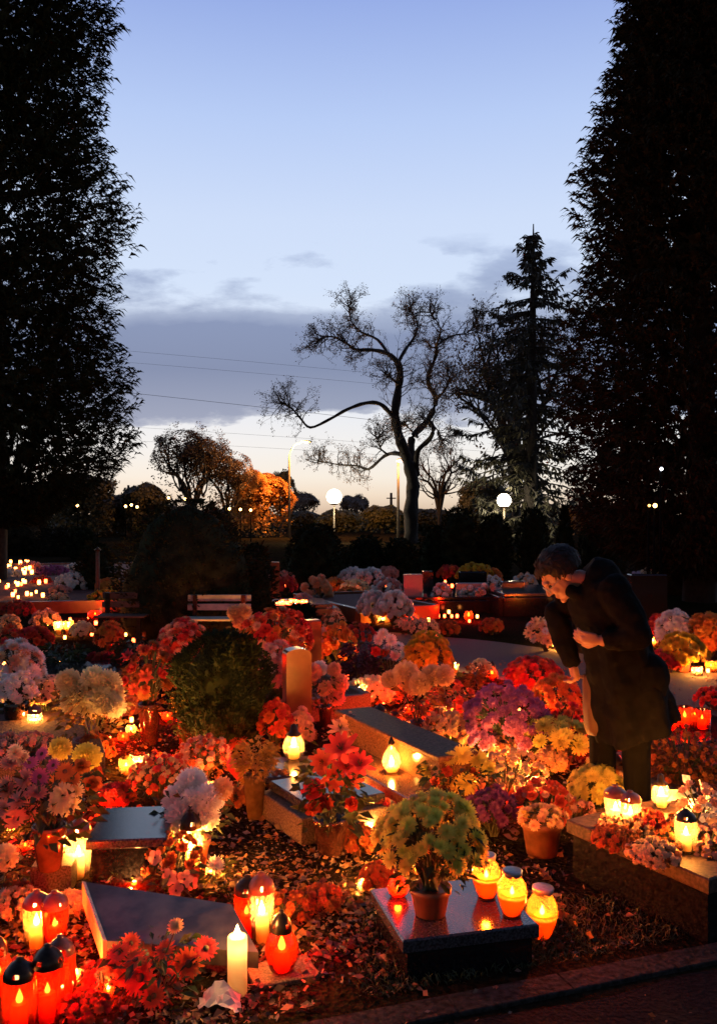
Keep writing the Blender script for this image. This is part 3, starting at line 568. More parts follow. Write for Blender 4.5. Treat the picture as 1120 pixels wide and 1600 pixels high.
def plant(label, px, base, top, w, blooms=(), pos=None, z=0.0, name='potted_chrysanthemum', cont=None, fol=(LEAF, 170, .05), dome=.45, depth=None, group=None, spread=1.0, low=-.25):
    """blooms: (kind, colour, size in photo px, count) over a dome; pos: explicit (px, py, size, kind, colour); cont: (shape, w, h, material)"""
    p = at(px, base, z); s_ = p.y / F; t = thing(name, p, label, CAT[name], group)
    h = (base - top) * s_; dh = h * dome; wr = w * s_ / 2; dr = min(wr, (depth or w) * s_ / 2); ch = 0.0
    if cont:
        kind, cw, chp, cm = cont; r = cw * s_ / 2; ch = chp * s_; b = MB()
        if kind == 'pot': b.lathe([(0, 0), (r * .68, 0), (r * .72, ch * .02), (r * .92, ch * .78), (r, ch * .8), (r * 1.02, ch * .98), (r * .94, ch), (r * .86, ch * .9), (0, ch * .88)], 20)
        elif kind == 'vase': b.lathe([(0, 0), (r * .62, 0), (r * .66, ch * .03), (r * .84, ch * .5), (r * .96, ch * .82), (r, ch * .97), (r * .94, ch), (r * .86, ch * .96), (r * .8, ch * .7), (0, ch * .65)], 20)
        b.build('vase' if kind == 'vase' else 'pot', cm, t)
    cz = h - dh; b = MB(); lf, n, ls = fol; org = p
    sites = []
    if pos:
        for q in pos:
            yy = p.y + R.uniform(-.5, .5) * wr * .7 - (q[1] - top) * s_ * .25
            sites.append((pt(q[0], q[1], yy), (Vector((0, -.75, .55)) + rdir() * .45), q[2] * s_ / 2 * 1.08, q[3], q[4]))
    for kind, col, size, cnt in blooms:
        cnt = min(98, int(cnt * 1.8)); size *= .98
        for i in range(cnt):
            zz = 1 - (1 - low) * ((i + R.uniform(.2, .8)) / cnt); q = math.sqrt(max(0, 1 - zz * zz)); a = i * 2.39996 + R.uniform(-.35, .35)
            d = Vector((q * math.cos(a), q * math.sin(a), zz)); k = R.uniform(.86, 1.05)
            sites.append((org + Vector((d.x * wr * k, d.y * dr * k, cz + d.z * dh * k)), Vector((d.x, d.y - .25, d.z * .8 + .35)) + rdir() * .25, size * s_ / 2 * R.uniform(.8, 1.15), kind, col))
    # stems and leaves
    for sp, d, sz, _k, _c in sites[:70]:
        a = Vector((R.uniform(-.3, .3) * wr * .4, R.uniform(-.3, .3) * dr * .4, ch * .9)); e = sp - org - d.normalized() * sz * .3; m_ = (a + e) / 2 + Vector((0, 0, .1 * h))
        b.tube([a, m_, e], [.004, .0035, .003], 4, 1, False)
    for i in range(n):
        d = rdir(-.9, .75); k = R.random() ** .45 * .95
        q = Vector((d.x * wr * k, d.y * dr * k, max(ch * .8, cz + d.z * max(dh, cz - ch * .7) * k)))
        if q.z > cz: q.z = min(q.z, cz + dh * .55 * math.sqrt(max(0, 1 - (q.x / wr) ** 2)))
        lz = ls * R.uniform(.6, 1.3); dd = (Vector((d.x, d.y, .25)) + rdir() * .6).normalized(); b.leaf(q, dd, side_of(dd), lz, lz * .45, 0, .25)
    if b.v: b.build('foliage', [lf, STEM], t)
    for sp, d, sz, kind, col in sites[:100]: add_bloom(t, org, sp, d, sz, kind, col)
    return t
B = 'flower_bouquet'; HP = 'heather_plant'; LB = 'leafy_bush'
X = lambda kind, col, *a: [(x, y, s_, kind, col) for x, y, s_ in a]
plant('tall dark brown vase with pink mums and purple daisies on stone block', 78, 1358, 1165, 150, z=.12, name=B, cont=('vase', 54, 70, POTR), fol=(LEAF, 240, .06),
      pos=X('mum', 'pink', (18, 1192, 34), (40, 1218, 36), (12, 1232, 36), (30, 1252, 36), (58, 1240, 34), (8, 1264, 36), (44, 1268, 34), (22, 1278, 34)) + X('daisy', 'purple', (46, 1192, 26), (62, 1214, 28), (66, 1178, 24), (84, 1196, 24)) +
      X('mum', 'cream', (26, 1176, 28), (38, 1184, 22), (99, 1244, 38), (112, 1258, 36), (92, 1258, 34), (118, 1236, 34)) + X('daisy', 'orange', (102, 1206, 30), (114, 1216, 28), (90, 1222, 28)) + X('rose', 'rust', (146, 1224, 28), (128, 1198, 26)))
plant('pair of large round pale yellow pompons on stems', 118, 1300, 1155, 90, name=B, fol=(LEAF, 120, .06), pos=X('pompon', 'lime', (95, 1170, 36), (137, 1182, 42)), cont=('vase', 30, 50, POTD))
plant('pale yellow bloom cut by left picture edge', 4, 1420, 1310, 60, name=B, fol=(LEAFY, 60, .05), pos=X('pompon', 'cream', (8, 1340, 40)) + X('mum', 'white', (4, 1400, 22)), cont=('pot', 40, 30, POTB))
plant('bunch of large white pompon chrysanthemums behind a dark domed lantern', 302, 1350, 1205, 110, name=B, fol=(LEAF, 180, .05), cont=('pot', 56, 40, POTB),
      pos=X('pompon', 'white', (300, 1225, 46), (276, 1248, 44), (328, 1246, 42), (286, 1276, 48), (320, 1274, 46), (302, 1252, 40), (266, 1282, 34)) + X('pompon', 'peach', (347, 1233, 34)))
plant('rust red flower clump in front of domed clear lantern', 272, 1392, 1305, 84, [('rose', 'rust', 22, 16)], fol=(LEAF, 110, .04), dome=.5)
plant('pink orchid spray lying before rust red clump', 275, 1408, 1345, 70, name=B, fol=(LEAF, 40, .06), pos=X('orchid', 'pink', (266, 1370, 26), (289, 1374, 28), (276, 1392, 28), (258, 1352, 22), (243, 1340, 24), (300, 1380, 20)))
plant('two pink orchid blooms left of the orchid spray', 181, 1396, 1355, 50, name=B, fol=(LEAF, 30, .05), pos=X('orchid', 'pink', (170, 1369, 26), (193, 1369, 26)))
plant('single small whitish bloom right of the white pompons', 338, 1386, 1340, 40, name=B, fol=(LEAF, 40, .04), pos=X('mum', 'white', (337, 1352, 28)))
plant('bunch of red gerbera daisies lying in front of the tilted slab', 245, 1560, 1455, 150, name=B, fol=(LEAF, 150, .05),
      pos=X('daisy', 'red', (185, 1490, 36), (205, 1474, 32), (220, 1528, 52), (212, 1500, 38), (258, 1486, 38), (296, 1506, 50), (322, 1482, 38), (240, 1556, 38), (196, 1526, 34), (272, 1512, 30), (178, 1510, 34)) + X('mum', 'peach', (275, 1448, 26)))
plant('dark vase of red lilies and star shaped poinsettia at centre', 516, 1338, 1155, 110, z=.0, name=B, cont=('vase', 56, 62, POTD), fol=(LEAF, 260, .07),
      pos=X('lily', 'red', (505, 1190, 44), (534, 1172, 56), (562, 1196, 46), (520, 1212, 50), (550, 1220, 38), (540, 1200, 44)) + X('rose', 'crimson', (490, 1238, 38), (506, 1258, 34), (490, 1262, 26), (548, 1256, 24)))
plant('large pot of yellow chrysanthemums on the black slab at front centre', 672, 1428, 1246, 165, [('mum', 'lime', 30, 62), ('mum', 'peach', 20, 12)], z=zs, cont=('pot', 66, 44, POTB), fol=(LEAF, 420, .05), dome=.40, low=-.12)
plant('feathery golden plant in a shiny copper glass vase', 398, 1278, 1142, 66, name=B, cont=('vase', 36, 68, POTG), fol=(LEAFG, 520, .04), dome=.30)
plant('five big orange pompons on stems above a dark vase', 652, 1172, 1032, 100, name=B, cont=('vase', 26, 46, POTD), fol=(LEAFR, 140, .07),
      pos=X('pompon', 'peach', (610, 1062, 30), (633, 1054, 40), (656, 1068, 36), (674, 1056, 34), (693, 1055, 34), (644, 1072, 30)))
plant('golden yellow chrysanthemum bush in front of the grey path', 668, 1092, 988, 76, [('mum', 'gold', 18, 46)], fol=(LEAFY, 220, .06), dome=.5)
plant('white flower spray left of golden chrysanthemums', 608, 1080, 984, 60, name=B, fol=(LEAF, 100, .05), pos=X('mum', 'white', (598, 990, 18), (610, 1000, 20), (622, 1010, 18), (634, 1022, 20), (606, 1012, 16), (590, 1000, 16), (616, 1024, 18)) + X('rose', 'red', (602, 1022, 18), (588, 1018, 18)))
plant('dark purple leaved bush left of white flower spray', 563, 1078, 985, 64, name=LB, fol=(LEAFP, 520, .06), dome=.5)
plant('cream chrysanthemum brightly lit by the broad bowl candle', 578, 1104, 1058, 76, [('button', 'cream', 13, 60)], fol=(LEAFY, 90, .04), dome=.6, depth=34)
plant('pink and white pompons right of the tall brown headstone', 508, 1138, 1036, 62, name=B, fol=(LEAF, 160, .05), cont=('vase', 22, 36, POTD), pos=X('pompon', 'pink', (490, 1050, 26), (484, 1066, 24), (522, 1046, 22), (530, 1068, 30), (526, 1090, 26), (508, 1076, 24)) + X('pompon', 'white', (500, 1044, 24)))
plant('pale yellow mums with dark leaves before the brown monument', 712, 1268, 1168, 130, name=B, fol=(LEAF, 260, .05), cont=('pot', 50, 30, POTB), pos=X('mum', 'yellow', (670, 1204, 28), (688, 1196, 28), (704, 1186, 24), (722, 1180, 30), (746, 1188, 34), (762, 1200, 24), (720, 1206, 26), (728, 1224, 34), (696, 1220, 22), (714, 1226, 24)) + X('rose', 'red', (700, 1206, 18), (742, 1210, 18), (680, 1222, 16)))
plant('mound of small pale orange buds under a little lantern', 697, 1182, 1112, 84, [('button', 'peach', 13, 52)], fol=(LEAF, 120, .03), dome=.6)
plant('large purple pink chrysanthemum dome left of the person', 790, 1186, 1070, 140, [('button', 'purple', 20, 96)], fol=(LEAF, 330, .045), dome=.66, cont=('pot', 70, 34, POTB), low=-.1)
plant('red chrysanthemums behind the purple dome', 832, 1084, 1028, 84, [('mum', 'red', 16, 40)], fol=(LEAF, 120, .04), dome=.5)
plant('orange mums between purple dome and person', 872, 1138, 1056, 72, [('mum', 'orange', 18, 34)], fol=(LEAF, 160, .05), dome=.5, cont=('pot', 30, 26, POTB))
plant('pale yellow mum plant under the brown bag', 872, 1200, 1128, 104, [('mum', 'yellow', 30, 14)], fol=(LEAF, 240, .05), dome=.4, cont=('pot', 44, 24, POTB), low=.1)
plant('yellow chrysanthemum pot in front of the legs of the person', 930, 1285, 1200, 84, [('mum', 'yellow', 22, 34)], z=.0, fol=(LEAF, 170, .04), dome=.42, cont=('pot', 46, 28, POTB))
plant('peach flowering heather carpet left of bright oval lantern', 792, 1252, 1172, 124, [('button', 'peach', 12, 95)], name=HP, fol=(LEAFR, 200, .03), dome=.6)
plant('red and pink roses before the right grave', 850, 1296, 1224, 84, [('rose', 'red', 24, 14), ('mum', 'pink', 16, 8)], fol=(LEAF, 150, .05), dome=.5)
plant('dark violet flowers with brown leaves behind yellow chrysanthemum pot', 770, 1306, 1232, 76, [('mum', 'violet', 18, 22)], fol=(LEAFP, 180, .05), dome=.5)
plant('brown clay pot of peach leaves at front left of the right grave', 846, 1334, 1262, 70, [('mum', 'peach', 18, 12)], fol=(LEAFG, 60, .05), dome=.2, cont=('pot', 66, 54, POTB))
plant('bunch of bluish white and pink pompons beside right grave', 1046, 1410, 1312, 92, name=B, fol=(LEAF, 120, .05), pos=X('mum', 'blue', (1034, 1332, 30), (1050, 1326, 30), (1062, 1340, 30), (1046, 1344, 28), (1030, 1348, 26), (1066, 1326, 24)) + X('mum', 'white', (1006, 1352, 26), (1022, 1356, 26), (1056, 1366, 30), (1084, 1346, 28)) + X('rose', 'red', (1016, 1322, 20), (1000, 1322, 18)))
plant('golden leaved bush at right picture edge', 1104, 1410, 1288, 76, name=LB, fol=(LEAFG, 420, .055), dome=.5)
plant('small red flowers at right picture edge below golden bush', 1108, 1440, 1372, 44, [('rose', 'red', 16, 14)], fol=(LEAFR, 80, .04))
plant('white lilac coloured flowers behind the person at right', 1054, 1030, 956, 50, [('mum', 'white', 18, 26)], fol=(LEAF, 90, .05), dome=.5)
plant('yellow flowers below white ones at right', 1064, 1050, 990, 64, [('mum', 'gold', 18, 28)], fol=(LEAFY, 100, .05), dome=.5, cont=('pot', 30, 20, POTB))
plant('orange chrysanthemums at right picture edge behind lanterns', 1104, 1034, 958, 56, [('mum', 'orange', 18, 34)], fol=(LEAF, 90, .05), dome=.55)
plant('red flowers directly behind the back of the person', 1030, 1014, 960, 34, [('mum', 'red', 14, 18)], fol=(LEAF, 60, .05), dome=.5)
plant('peach and white flowers left of the person beyond the path', 852, 1018, 966, 58, [('lily', 'peach', 20, 14), ('mum', 'white', 14, 8)], fol=(LEAF, 90, .05), dome=.5)
plant('white mum bush at left picture edge', 24, 1112, 1004, 82, [('mum', 'white', 24, 20), ('mum', 'peach', 20, 14)], fol=(LEAF, 180, .05), dome=.42, cont=('vase', 44, 50, POTD))
plant('small white mums below the white bush at left picture edge', 26, 1150, 1052, 60, [('button', 'white', 18, 18)], name=B, fol=(LEAF, 100, .05), dome=.3, cont=('vase', 40, 54, POTD))
plant('peach daisies left of the cream pompon mass', 70, 1138, 1058, 66, [('daisy', 'peach', 20, 22)], fol=(LEAF, 120, .05), dome=.35, cont=('pot', 30, 26, POTB))
plant('mass of big cream pompons above leaves at left', 142, 1188, 1044, 120, name=B, fol=(LEAFY, 260, .06), cont=('pot', 56, 34, POTB),
      pos=X('pompon', 'cream', (108, 1064, 40), (130, 1082, 46), (116, 1092, 44), (148, 1062, 42), (170, 1068, 40), (160, 1094, 46), (178, 1104, 36), (142, 1102, 40), (178, 1086, 34)))
plant('bouquet of rust and red flowers in dark vases left of round thuja', 234, 1164, 1006, 84, [('mum', 'rust', 20, 14), ('lily', 'red', 24, 10), ('rose', 'red', 20, 10)], name=B, fol=(LEAFR, 170, .06), dome=.38, cont=('vase', 36, 66, POTD))
plant('single yellow pompon on a stake left of the round thuja', 286, 1164, 1074, 40, name=B, fol=(LEAF, 50, .05), pos=X('pompon', 'yellow', (286, 1094, 38)), cont=('vase', 18, 40, POTR))
plant('red and peach flower mass behind left side of round thuja', 284, 1078, 968, 78, [('mum', 'red', 18, 22), ('mum', 'peach', 16, 18), ('mum', 'pink', 14, 10)], fol=(LEAF, 150, .06), dome=.45)
plant('row of red, orange and peach flowers behind right side of round thuja', 430, 1070, 952, 108, [('rose', 'red', 22, 22), ('mum', 'orange', 18, 16), ('mum', 'peach', 16, 12)], fol=(LEAF, 180, .06), dome=.45)
plant('orange pompons peeking over the round thuja', 374, 1052, 944, 40, name=B, fol=(LEAF, 60, .06), pos=X('pompon', 'peach', (366, 958, 24), (380, 956, 26), (374, 972, 22)))
plant('pinkish flower sprays left of tall brown headstone', 432, 1120, 1000, 52, [('mum', 'pink', 18, 24), ('button', 'white', 12, 16)], fol=(LEAF, 120, .06), dome=.5)
plant('red roses at foot of tall brown headstone', 430, 1176, 1096, 44, [('rose', 'red', 20, 20)], fol=(LEAFR, 100, .05), dome=.5)
plant('pinkish red lilies lying behind the poinsettia vase', 545, 1192, 1126, 60, name=B, fol=(LEAF, 70, .06), pos=X('lily', 'pink', (532, 1140, 38), (548, 1132, 40), (560, 1148, 36)))
plant('rust coloured heather mound at right behind the legs of the person', 1066, 1236, 1136, 132, [('button', 'rust', 10, 80)], z=.05, name=HP, fol=(LEAFR, 900, .05), dome=.55)
plant('dark red leafy plant beneath orange pompons', 706, 1136, 1064, 88, [('mum', 'red', 14, 12)], fol=(LEAFR, 260, .06), dome=.5)
plant('pink red heather carpet at left picture edge', 26, 1216, 1146, 130, [('button', 'pink', 11, 50), ('button', 'peach', 10, 40)], name=HP, fol=(LEAFR, 300, .035), dome=.4)
plant('red and peach heather patch left of copper glass vase', 250, 1256, 1180, 96, [('button', 'red', 12, 34), ('button', 'peach', 11, 30)], name=HP, fol=(LEAF, 200, .04), dome=.5)
plant('pink red heather right of bright tub lantern', 320, 1216, 1150, 84, [('button', 'pink', 12, 28), ('button', 'red', 11, 22)], name=HP, fol=(LEAFR, 160, .04), dome=.5)
plant('small vase of orange flowers before brown bench', 172, 1030, 974, 40, [('mum', 'orange', 18, 12)], name=B, fol=(LEAF, 60, .06), dome=.4, cont=('vase', 16, 26, POTR))
plant('dark leafy bush behind rust bouquet at left', 214, 1068, 980, 72, name=LB, fol=(LEAF, 420, .07), dome=.5)
plant('dark leafy bush above cream pompon mass', 96, 1066, 990, 80, name=LB, fol=(LEAF, 380, .07), dome=.5)
plant('cream flowers in the left row before brown bench', 128, 1000, 972, 36, [('button', 'cream', 9, 26)], fol=(LEAF, 50, .06), dome=.5)
plant('dark red rose bush at left edge above white mums', 12, 1040, 980, 50, [('rose', 'red', 14, 12)], fol=(LEAF, 90, .06), dome=.5)
# right of path and others
plant('thin upright green and gold plant beside the red oval lantern', 742, 1080, 1026, 26, name=LB, fol=(LEAFY, 240, .05), dome=.6)
plant('pale small flowers by thin upright plant', 752, 1068, 1030, 30, [('mum', 'cream', 12, 10)], fol=(LEAF, 50, .05), dome=.4)
plant('red pink carnations under yellow mum plant right of heather', 800, 1190, 1150, 60, [('rose', 'pink', 14, 24)], fol=(LEAFR, 70, .04), dome=.5)
plant('red carnations beneath the brown bag', 890, 1190, 1098, 60, [('rose', 'red', 18, 18)], fol=(LEAF, 90, .05), dome=.5)
plant('wrapped pinkish white bouquet at right picture edge', 1092, 1290, 1228, 66, [('rose', 'pink', 18, 10)], name=B, z=.262, fol=(petal('white'), 40, .08), dome=.4)
plant('red leaf flowers at foot of clear lantern pair', 1012, 1300, 1266, 50, [('mum', 'red', 14, 16)], z=.262, fol=(LEAFR, 60, .03), dome=.5)
plant('small pinkish flowers between clear pair and yellow pot', 905, 1300, 1250, 50, [('mum', 'pink', 16, 14)], z=.0, fol=(LEAFR, 60, .04), dome=.5)
# far rows
G1 = (LEAF, 60, .09)
for a in [
    ('white chrysanthemum mound in the far left row', 112, 934, 896, 50, [('button', 'white', 9, 46)]), ('orange mum in the far left row by dark dome', 171, 936, 904, 44, [('button', 'orange', 9, 40)]),
    ('golden mum below the orange mum in far left row', 166, 952, 922, 54, [('button', 'gold', 8, 44)]), ('purple flowers at back of far left row', 82, 908, 884, 50, [('button', 'purple', 8, 34)]),
    ('pink flowers at back corner of far left row', 48, 900, 878, 36, [('button', 'pink', 8, 26)]), ('white flowers at back of far left row', 120, 900, 880, 36, [('button', 'white', 7, 30)]),
    ('pale orange flowers between far lanterns at left', 92, 952, 928, 34, [('button', 'peach', 8, 26)]), ('pink flowers next to white mound in far left row', 94, 940, 914, 34, [('button', 'pink', 8, 24)]),
    ('yellow flowers at far left behind orange mum', 140, 904, 884, 34, [('button', 'gold', 7, 26)]),
    ('orange pompons left in far centre row', 496, 950, 902, 42, [('pompon', 'peach', 18, 5)]), ('white flower heap at back of far centre', 552, 916, 888, 44, [('button', 'white', 10, 28)]),
    ('pale mums above orange flower bunch at far centre', 555, 932, 906, 42, [('button', 'cream', 8, 40)]), ('orange flower bunch over crowded lanterns at far centre', 545, 940, 918, 40, [('button', 'orange', 8, 36)]),
    ('left white flower ball at far centre', 584, 976, 926, 46, [('pompon', 'white', 13, 30)]), ('right white flower ball at far centre', 616, 980, 926, 54, [('pompon', 'white', 13, 36)]),
    ('pink and white flowers left of pale square headstone', 604, 944, 902, 46, [('button', 'pink', 9, 24), ('button', 'white', 9, 18)]),
    ('white and orange flowers right of pink globe lanterns', 690, 954, 912, 30, [('pompon', 'white', 12, 9), ('button', 'orange', 9, 8)]), ('pinkish white flowers before wide pale headstone', 733, 950, 916, 40, [('pompon', 'white', 11, 14)]),
    ('white and peach flowers right of wide pale headstone', 765, 954, 914, 46, [('pompon', 'white', 11, 10), ('pompon', 'peach', 11, 10)]),
    ('golden chrysanthemums on top of dark wide headstone', 742, 918, 880, 58, [('button', 'gold', 9, 40)]), ('orange flowers at right end of dark wide headstone', 768, 918, 888, 30, [('button', 'orange', 9, 20)]),
    ('pale flowers on top of dark grey headstone near person', 820, 938, 896, 40, [('button', 'peach', 8, 16), ('button', 'white', 9, 18)]),
    ('pale flowers between golden and dark grey headstones', 770, 932, 900, 30, [('button', 'white', 8, 14)]),
    ('white flowers on the dark headstone behind the person', 1018, 940, 882, 44, [('button', 'white', 9, 22)]), ('small white flowers just behind the back of the person', 994, 950, 892, 26, [('button', 'blue', 9, 14)]),
    ('peach flowers before the right white flower ball', 640, 990, 966, 46, [('lily', 'peach', 13, 14)]), ('pale lily spikes left of red lit kerbed grave', 522, 1000, 950, 36, [('lily', 'peach', 12, 8)]),
    ('orange and rust flowers left of dark purple bush', 530, 1050, 976, 46, [('rose', 'orange', 18, 14)]), ('small pale flowers in far centre left of the dome hedge', 440, 916, 892, 40, [('button', 'pink', 7, 14)])]:
    plant(*a, fol=G1, dome=.5)
for i, (px, b_, t_, w, lab) in enumerate([(1000, 1098, 1060, 60, 'red carnations hidden behind the coat of the person'), (1118, 1110, 1076, 60, 'red flowers at right picture edge above red lanterns'), (960, 1016, 980, 40, 'orange flowers behind the arm of the person')]):
    plant(lab, px, b_, t_, w, [('rose', 'red' if i < 2 else 'orange', 14, 22)], fol=(LEAF, 60, .05), dome=.5)
for px, b_, t_, w, kind, col, lab in [
    (12, 912, 888, 44, 'button', 'white', 'white mums at left picture edge behind far lanterns'), (66, 922, 902, 32, 'button', 'red', 'red mums right of the crowded far lanterns'), (28, 966, 940, 50, 'mum', 'red', 'red flowers below crowded far lanterns at left edge'),
    (72, 984, 954, 44, 'mum', 'pink', 'pink flowers left of the pale lantern pair'), (14, 1000, 962, 40, 'rose', 'peach', 'peach roses at left edge above the dark red bush'), (54, 1016, 982, 48, 'rose', 'red', 'red roses right of the dark red rose bush at left'),
    (446, 930, 902, 36, 'button', 'red', 'red mums left of the orange pompons in far centre row'), (474, 956, 928, 34, 'button', 'pink', 'pink mums before orange pompons at far centre'), (522, 928, 904, 32, 'button', 'orange', 'orange mums right of orange pompons at far centre'),
    (580, 916, 888, 36, 'button', 'white', 'white mums right of white flower heap at far centre'), (606, 908, 886, 30, 'button', 'pink', 'pink mums behind pink globe lanterns'), (702, 908, 884, 36, 'button', 'red', 'red mums left of dark wide headstone'),
    (664, 996, 968, 46, 'lily', 'peach', 'peach lilies below red row of lanterns'), (560, 1010, 974, 52, 'mum', 'red', 'red mums left of the white spray near centre'), (700, 994, 970, 36, 'mum', 'rust', 'rust mums at near edge of the grey path'),
    (452, 996, 962, 46, 'rose', 'red', 'red roses left of the square stone post'), (506, 1018, 984, 40, 'mum', 'pink', 'pink mums right of the square stone post'), (484, 1040, 1004, 40, 'mum', 'orange', 'orange mums between headstone and stone post'),
    (768, 992, 966, 36, 'button', 'rust', 'rust mums beyond the path right of centre'), (1100, 992, 962, 46, 'button', 'peach', 'peach mums at right edge beyond orange chrysanthemums'), (1040, 1052, 1018, 44, 'mum', 'red', 'red mums left of small amber lantern at right'),
    (62, 1062, 1020, 52, 'mum', 'peach', 'peach mums right of white bush at left'), (160, 1062, 1022, 50, 'rose', 'crimson', 'dark crimson roses above cream pompons'), (194, 1110, 1060, 50, 'mum', 'rust', 'rust mums between cream pompons and rust bouquet'),
    (150, 1190, 1150, 56, 'mum', 'rust', 'rust mums right below the cream pompon leaves'), (310, 1160, 1120, 40, 'mum', 'pink', 'pink mums at the left foot of round thuja'), (606, 1100, 1070, 44, 'mum', 'orange', 'orange mums below left orange pompon'),
    (560, 1180, 1144, 50, 'button', 'rust', 'rust flowers over left end of brown monument'), (668, 1180, 1140, 44, 'button', 'red', 'red flowers on far side of brown monument'), (620, 1250, 1218, 60, 'button', 'rust', 'rust petals below the brown monument ledge'),
    (470, 1172, 1110, 36, 'mum', 'pink', 'pink mums right below tall brown headstone'), (440, 1250, 1206, 50, 'button', 'rust', 'rust flowers behind the blue grey slab'), (180, 1260, 1226, 60, 'button', 'crimson', 'crimson flowers behind bluish slab at left'),
    (225, 1310, 1276, 50, 'rose', 'crimson', 'crimson roses at right end of bluish slab'), (20, 1420, 1380, 60, 'mum', 'rust', 'rust flowers left of the red lantern pair'), (110, 1430, 1396, 50, 'button', 'peach', 'peach petals below the square stone block'),
    (860, 1210, 1170, 50, 'button', 'peach', 'peach buds right of bright oval lantern'), (740, 1290, 1256, 50, 'rose', 'crimson', 'crimson roses right behind yellow chrysanthemum pot'), (560, 1330, 1290, 60, 'mum', 'rust', 'rust plant between poinsettia vase and yellow pot'),
    (500, 1420, 1386, 70, 'button', 'rust', 'low rust litter plant before the brown kerbed bed'), (590, 1390, 1350, 50, 'mum', 'rust', 'rust orange plant left of small red onion lantern')]:
    plant(lab, px, b_, t_, w, [(kind, col, 16 if b_ > 1010 else 10, 24)], fol=(LEAF if b_ < 1200 else LEAFR, 90, .05), dome=.55, z=.0)
for px, b_, w, col, lab in [(980, 1300, 96, 'peach', 'low peach heather standing in for lit gravel, left end of right grave'), (1036, 1306, 150, 'rust', 'low rust heather standing in for lit gravel among lanterns on right grave'), (1112, 1322, 110, 'pink', 'low pink heather standing in for lit gravel at right edge of right grave'), (960, 1318, 70, 'rust', 'low rust heather standing in for lit gravel by the clear pair'), (1020, 1340, 80, 'peach', 'low peach heather standing in for lit gravel, near edge of right grave')]:
    plant(lab, px, b_, b_ - 26, w, [('button', col, 11, 60)], name=HP, z=.261, fol=(LEAFR, 160, .03), dome=.8)  # warm-coloured heather takes the place of gravel lit pinkish by the lanterns
# filler heathers and small plants between the graves
for px, b_, t_, w, col, lab in [(452, 1440, 1396, 70, 'rust', 'low rust seedlings on litter right of clear lantern'), (372, 1262, 1230, 50, 'rust', 'low rust flowers between pompons and copper vase'), (590, 1290, 1246, 60, 'red', 'red berries left of yellow chrysanthemum pot'),
                                (400, 1400, 1372, 50, 'rust', 'low rust plant above round red lantern'), (640, 1265, 1236, 50, 'pink', 'small pink flowers behind yellow chrysanthemum pot'), (130, 1230, 1196, 60, 'rust', 'rust flowers below the cream pompon mass'), (160, 1545, 1505, 60, 'red', 'red petals piled left of the gerbera bunch'),
                                (130, 1590, 1556, 80, 'red', 'red petals piled at bottom beside red lanterns'), (30, 1440, 1390, 70, 'peach', 'peach flowers above the front left red pair'), (360, 1175, 1145, 50, 'red', 'red flowers beneath the round thuja')]:
    plant(lab, px, b_, t_, w, [('mum', col, 15, 22)], name=HP, fol=(LEAFR, 90, .03), dome=.5)
# red heart decoration, crumpled paper, tile
t = thing('heart_decoration', at(372, 1262), 'two lobed red heart ornament on stick left of copper glass vase', 'ornament'); b = MB(); s_ = t.location.y / F
P = []
for i in range(24):
    a = 6.2832 * i / 24; P.append((16 * math.sin(a) ** 3 * 1.1 * s_, (13 * math.cos(a) - 5 * math.cos(2 * a) - 2 * math.cos(3 * a) - math.cos(4 * a)) * 1.25 * s_ + 62 * s_))
n = len(P); b.add([(x, -.012, z_) for x, z_ in P] + [(x, .012, z_) for x, z_ in P] + [(0, -.03, 62 * s_), (0, .03, 62 * s_)], [(i, (i + 1) % n, 2 * n) for i in range(n)] + [(n + (i + 1) % n, n + i, 2 * n + 1) for i in range(n)] + [(i, n + i, n + (i + 1) % n, (i + 1) % n) for i in range(n)], 0, True)
b.build('heart', surf('red felt', (.6, .05, .03), .6), t); b = MB(); b.tube([Vector((0, 0, 0)), Vector((0, 0, 44 * s_))], [.005, .005], 6); b.build('stick', STEM, t)
p = at(346, 1572); b = MB(); rr = random.Random(5); vs = []; n = 9
for j in range(n):
    for i in range(n):
        a = (i / (n - 1) - .5) * .13; c_ = (j / (n - 1) - .5) * .12; z_ = .075 * (1 - abs(i / (n - 1) - .45) * 1.7) * (1 - abs(j / (n - 1) - .5) * 1.2) + rr.uniform(-.008, .008)
        vs.append((a + rr.uniform(-.006, .006), c_ + rr.uniform(-.006, .006), max(.004, z_ + .012)))
b.add(vs, [(j * n + i, j * n + i + 1, j * n + n + i + 1, j * n + n + i) for j in range(n - 1) for i in range(n - 1)])
tag(b.build('crumpled_paper', surf('white paper', (.75, .7, .62), .8, .05, 10, trans=.25), None, p), 'crumpled white paper lying beside the bare pillar candle', 'paper')
b = MB(); b.box((0, 0, 0), (.23, .15, .02), rad(20), .004); tag(b.build('paving_tile', TERRA, None, at(440, 1524)), 'reddish flat tile under the round red glass lantern', 'tile')

# ------------------------------------------------------------------ benches, bars
def bench(label, px, base, w, mat, a=0.0, z=0.0, hb=.72):
    p = at(px, base, z); t = thing('bench', p, label, 'bench'); t.rotation_euler = (0, 0, a); s_ = p.y / F; W_ = w * s_; t.scale = (1, .8, hb)
    b = MB()
    for i in range(3): b.box((0, -.18 + i * .13, .43), (W_, .11, .035), 0, .006)
    b.build('seat', mat, t); b = MB()
    for i in range(2): b.box((0, .18 + i * .03, .56 + i * .15), (W_, .03, .11), 0, .006)
    b.build('backrest', mat, t)
    for sx in (-1, 1):
        b = MB(); x = sx * W_ * .38
        b.box((x, -.17, 0), (.05, .05, .43), 0, .004); b.box((x, .14, 0), (.05, .05, .43), 0, .004); b.box((x, .155, .4), (.05, .045, .42), 0, .004); b.box((x, -.02, .385), (.048, .34, .04), 0, .004); b.build('leg', DARKMETAL, t)
    return t
bench('pale grey slatted bench before the large dark dome hedge', 340, 1008, 100, surf('weathered bench wood', (.30, .36, .30), .8, .25, 8))
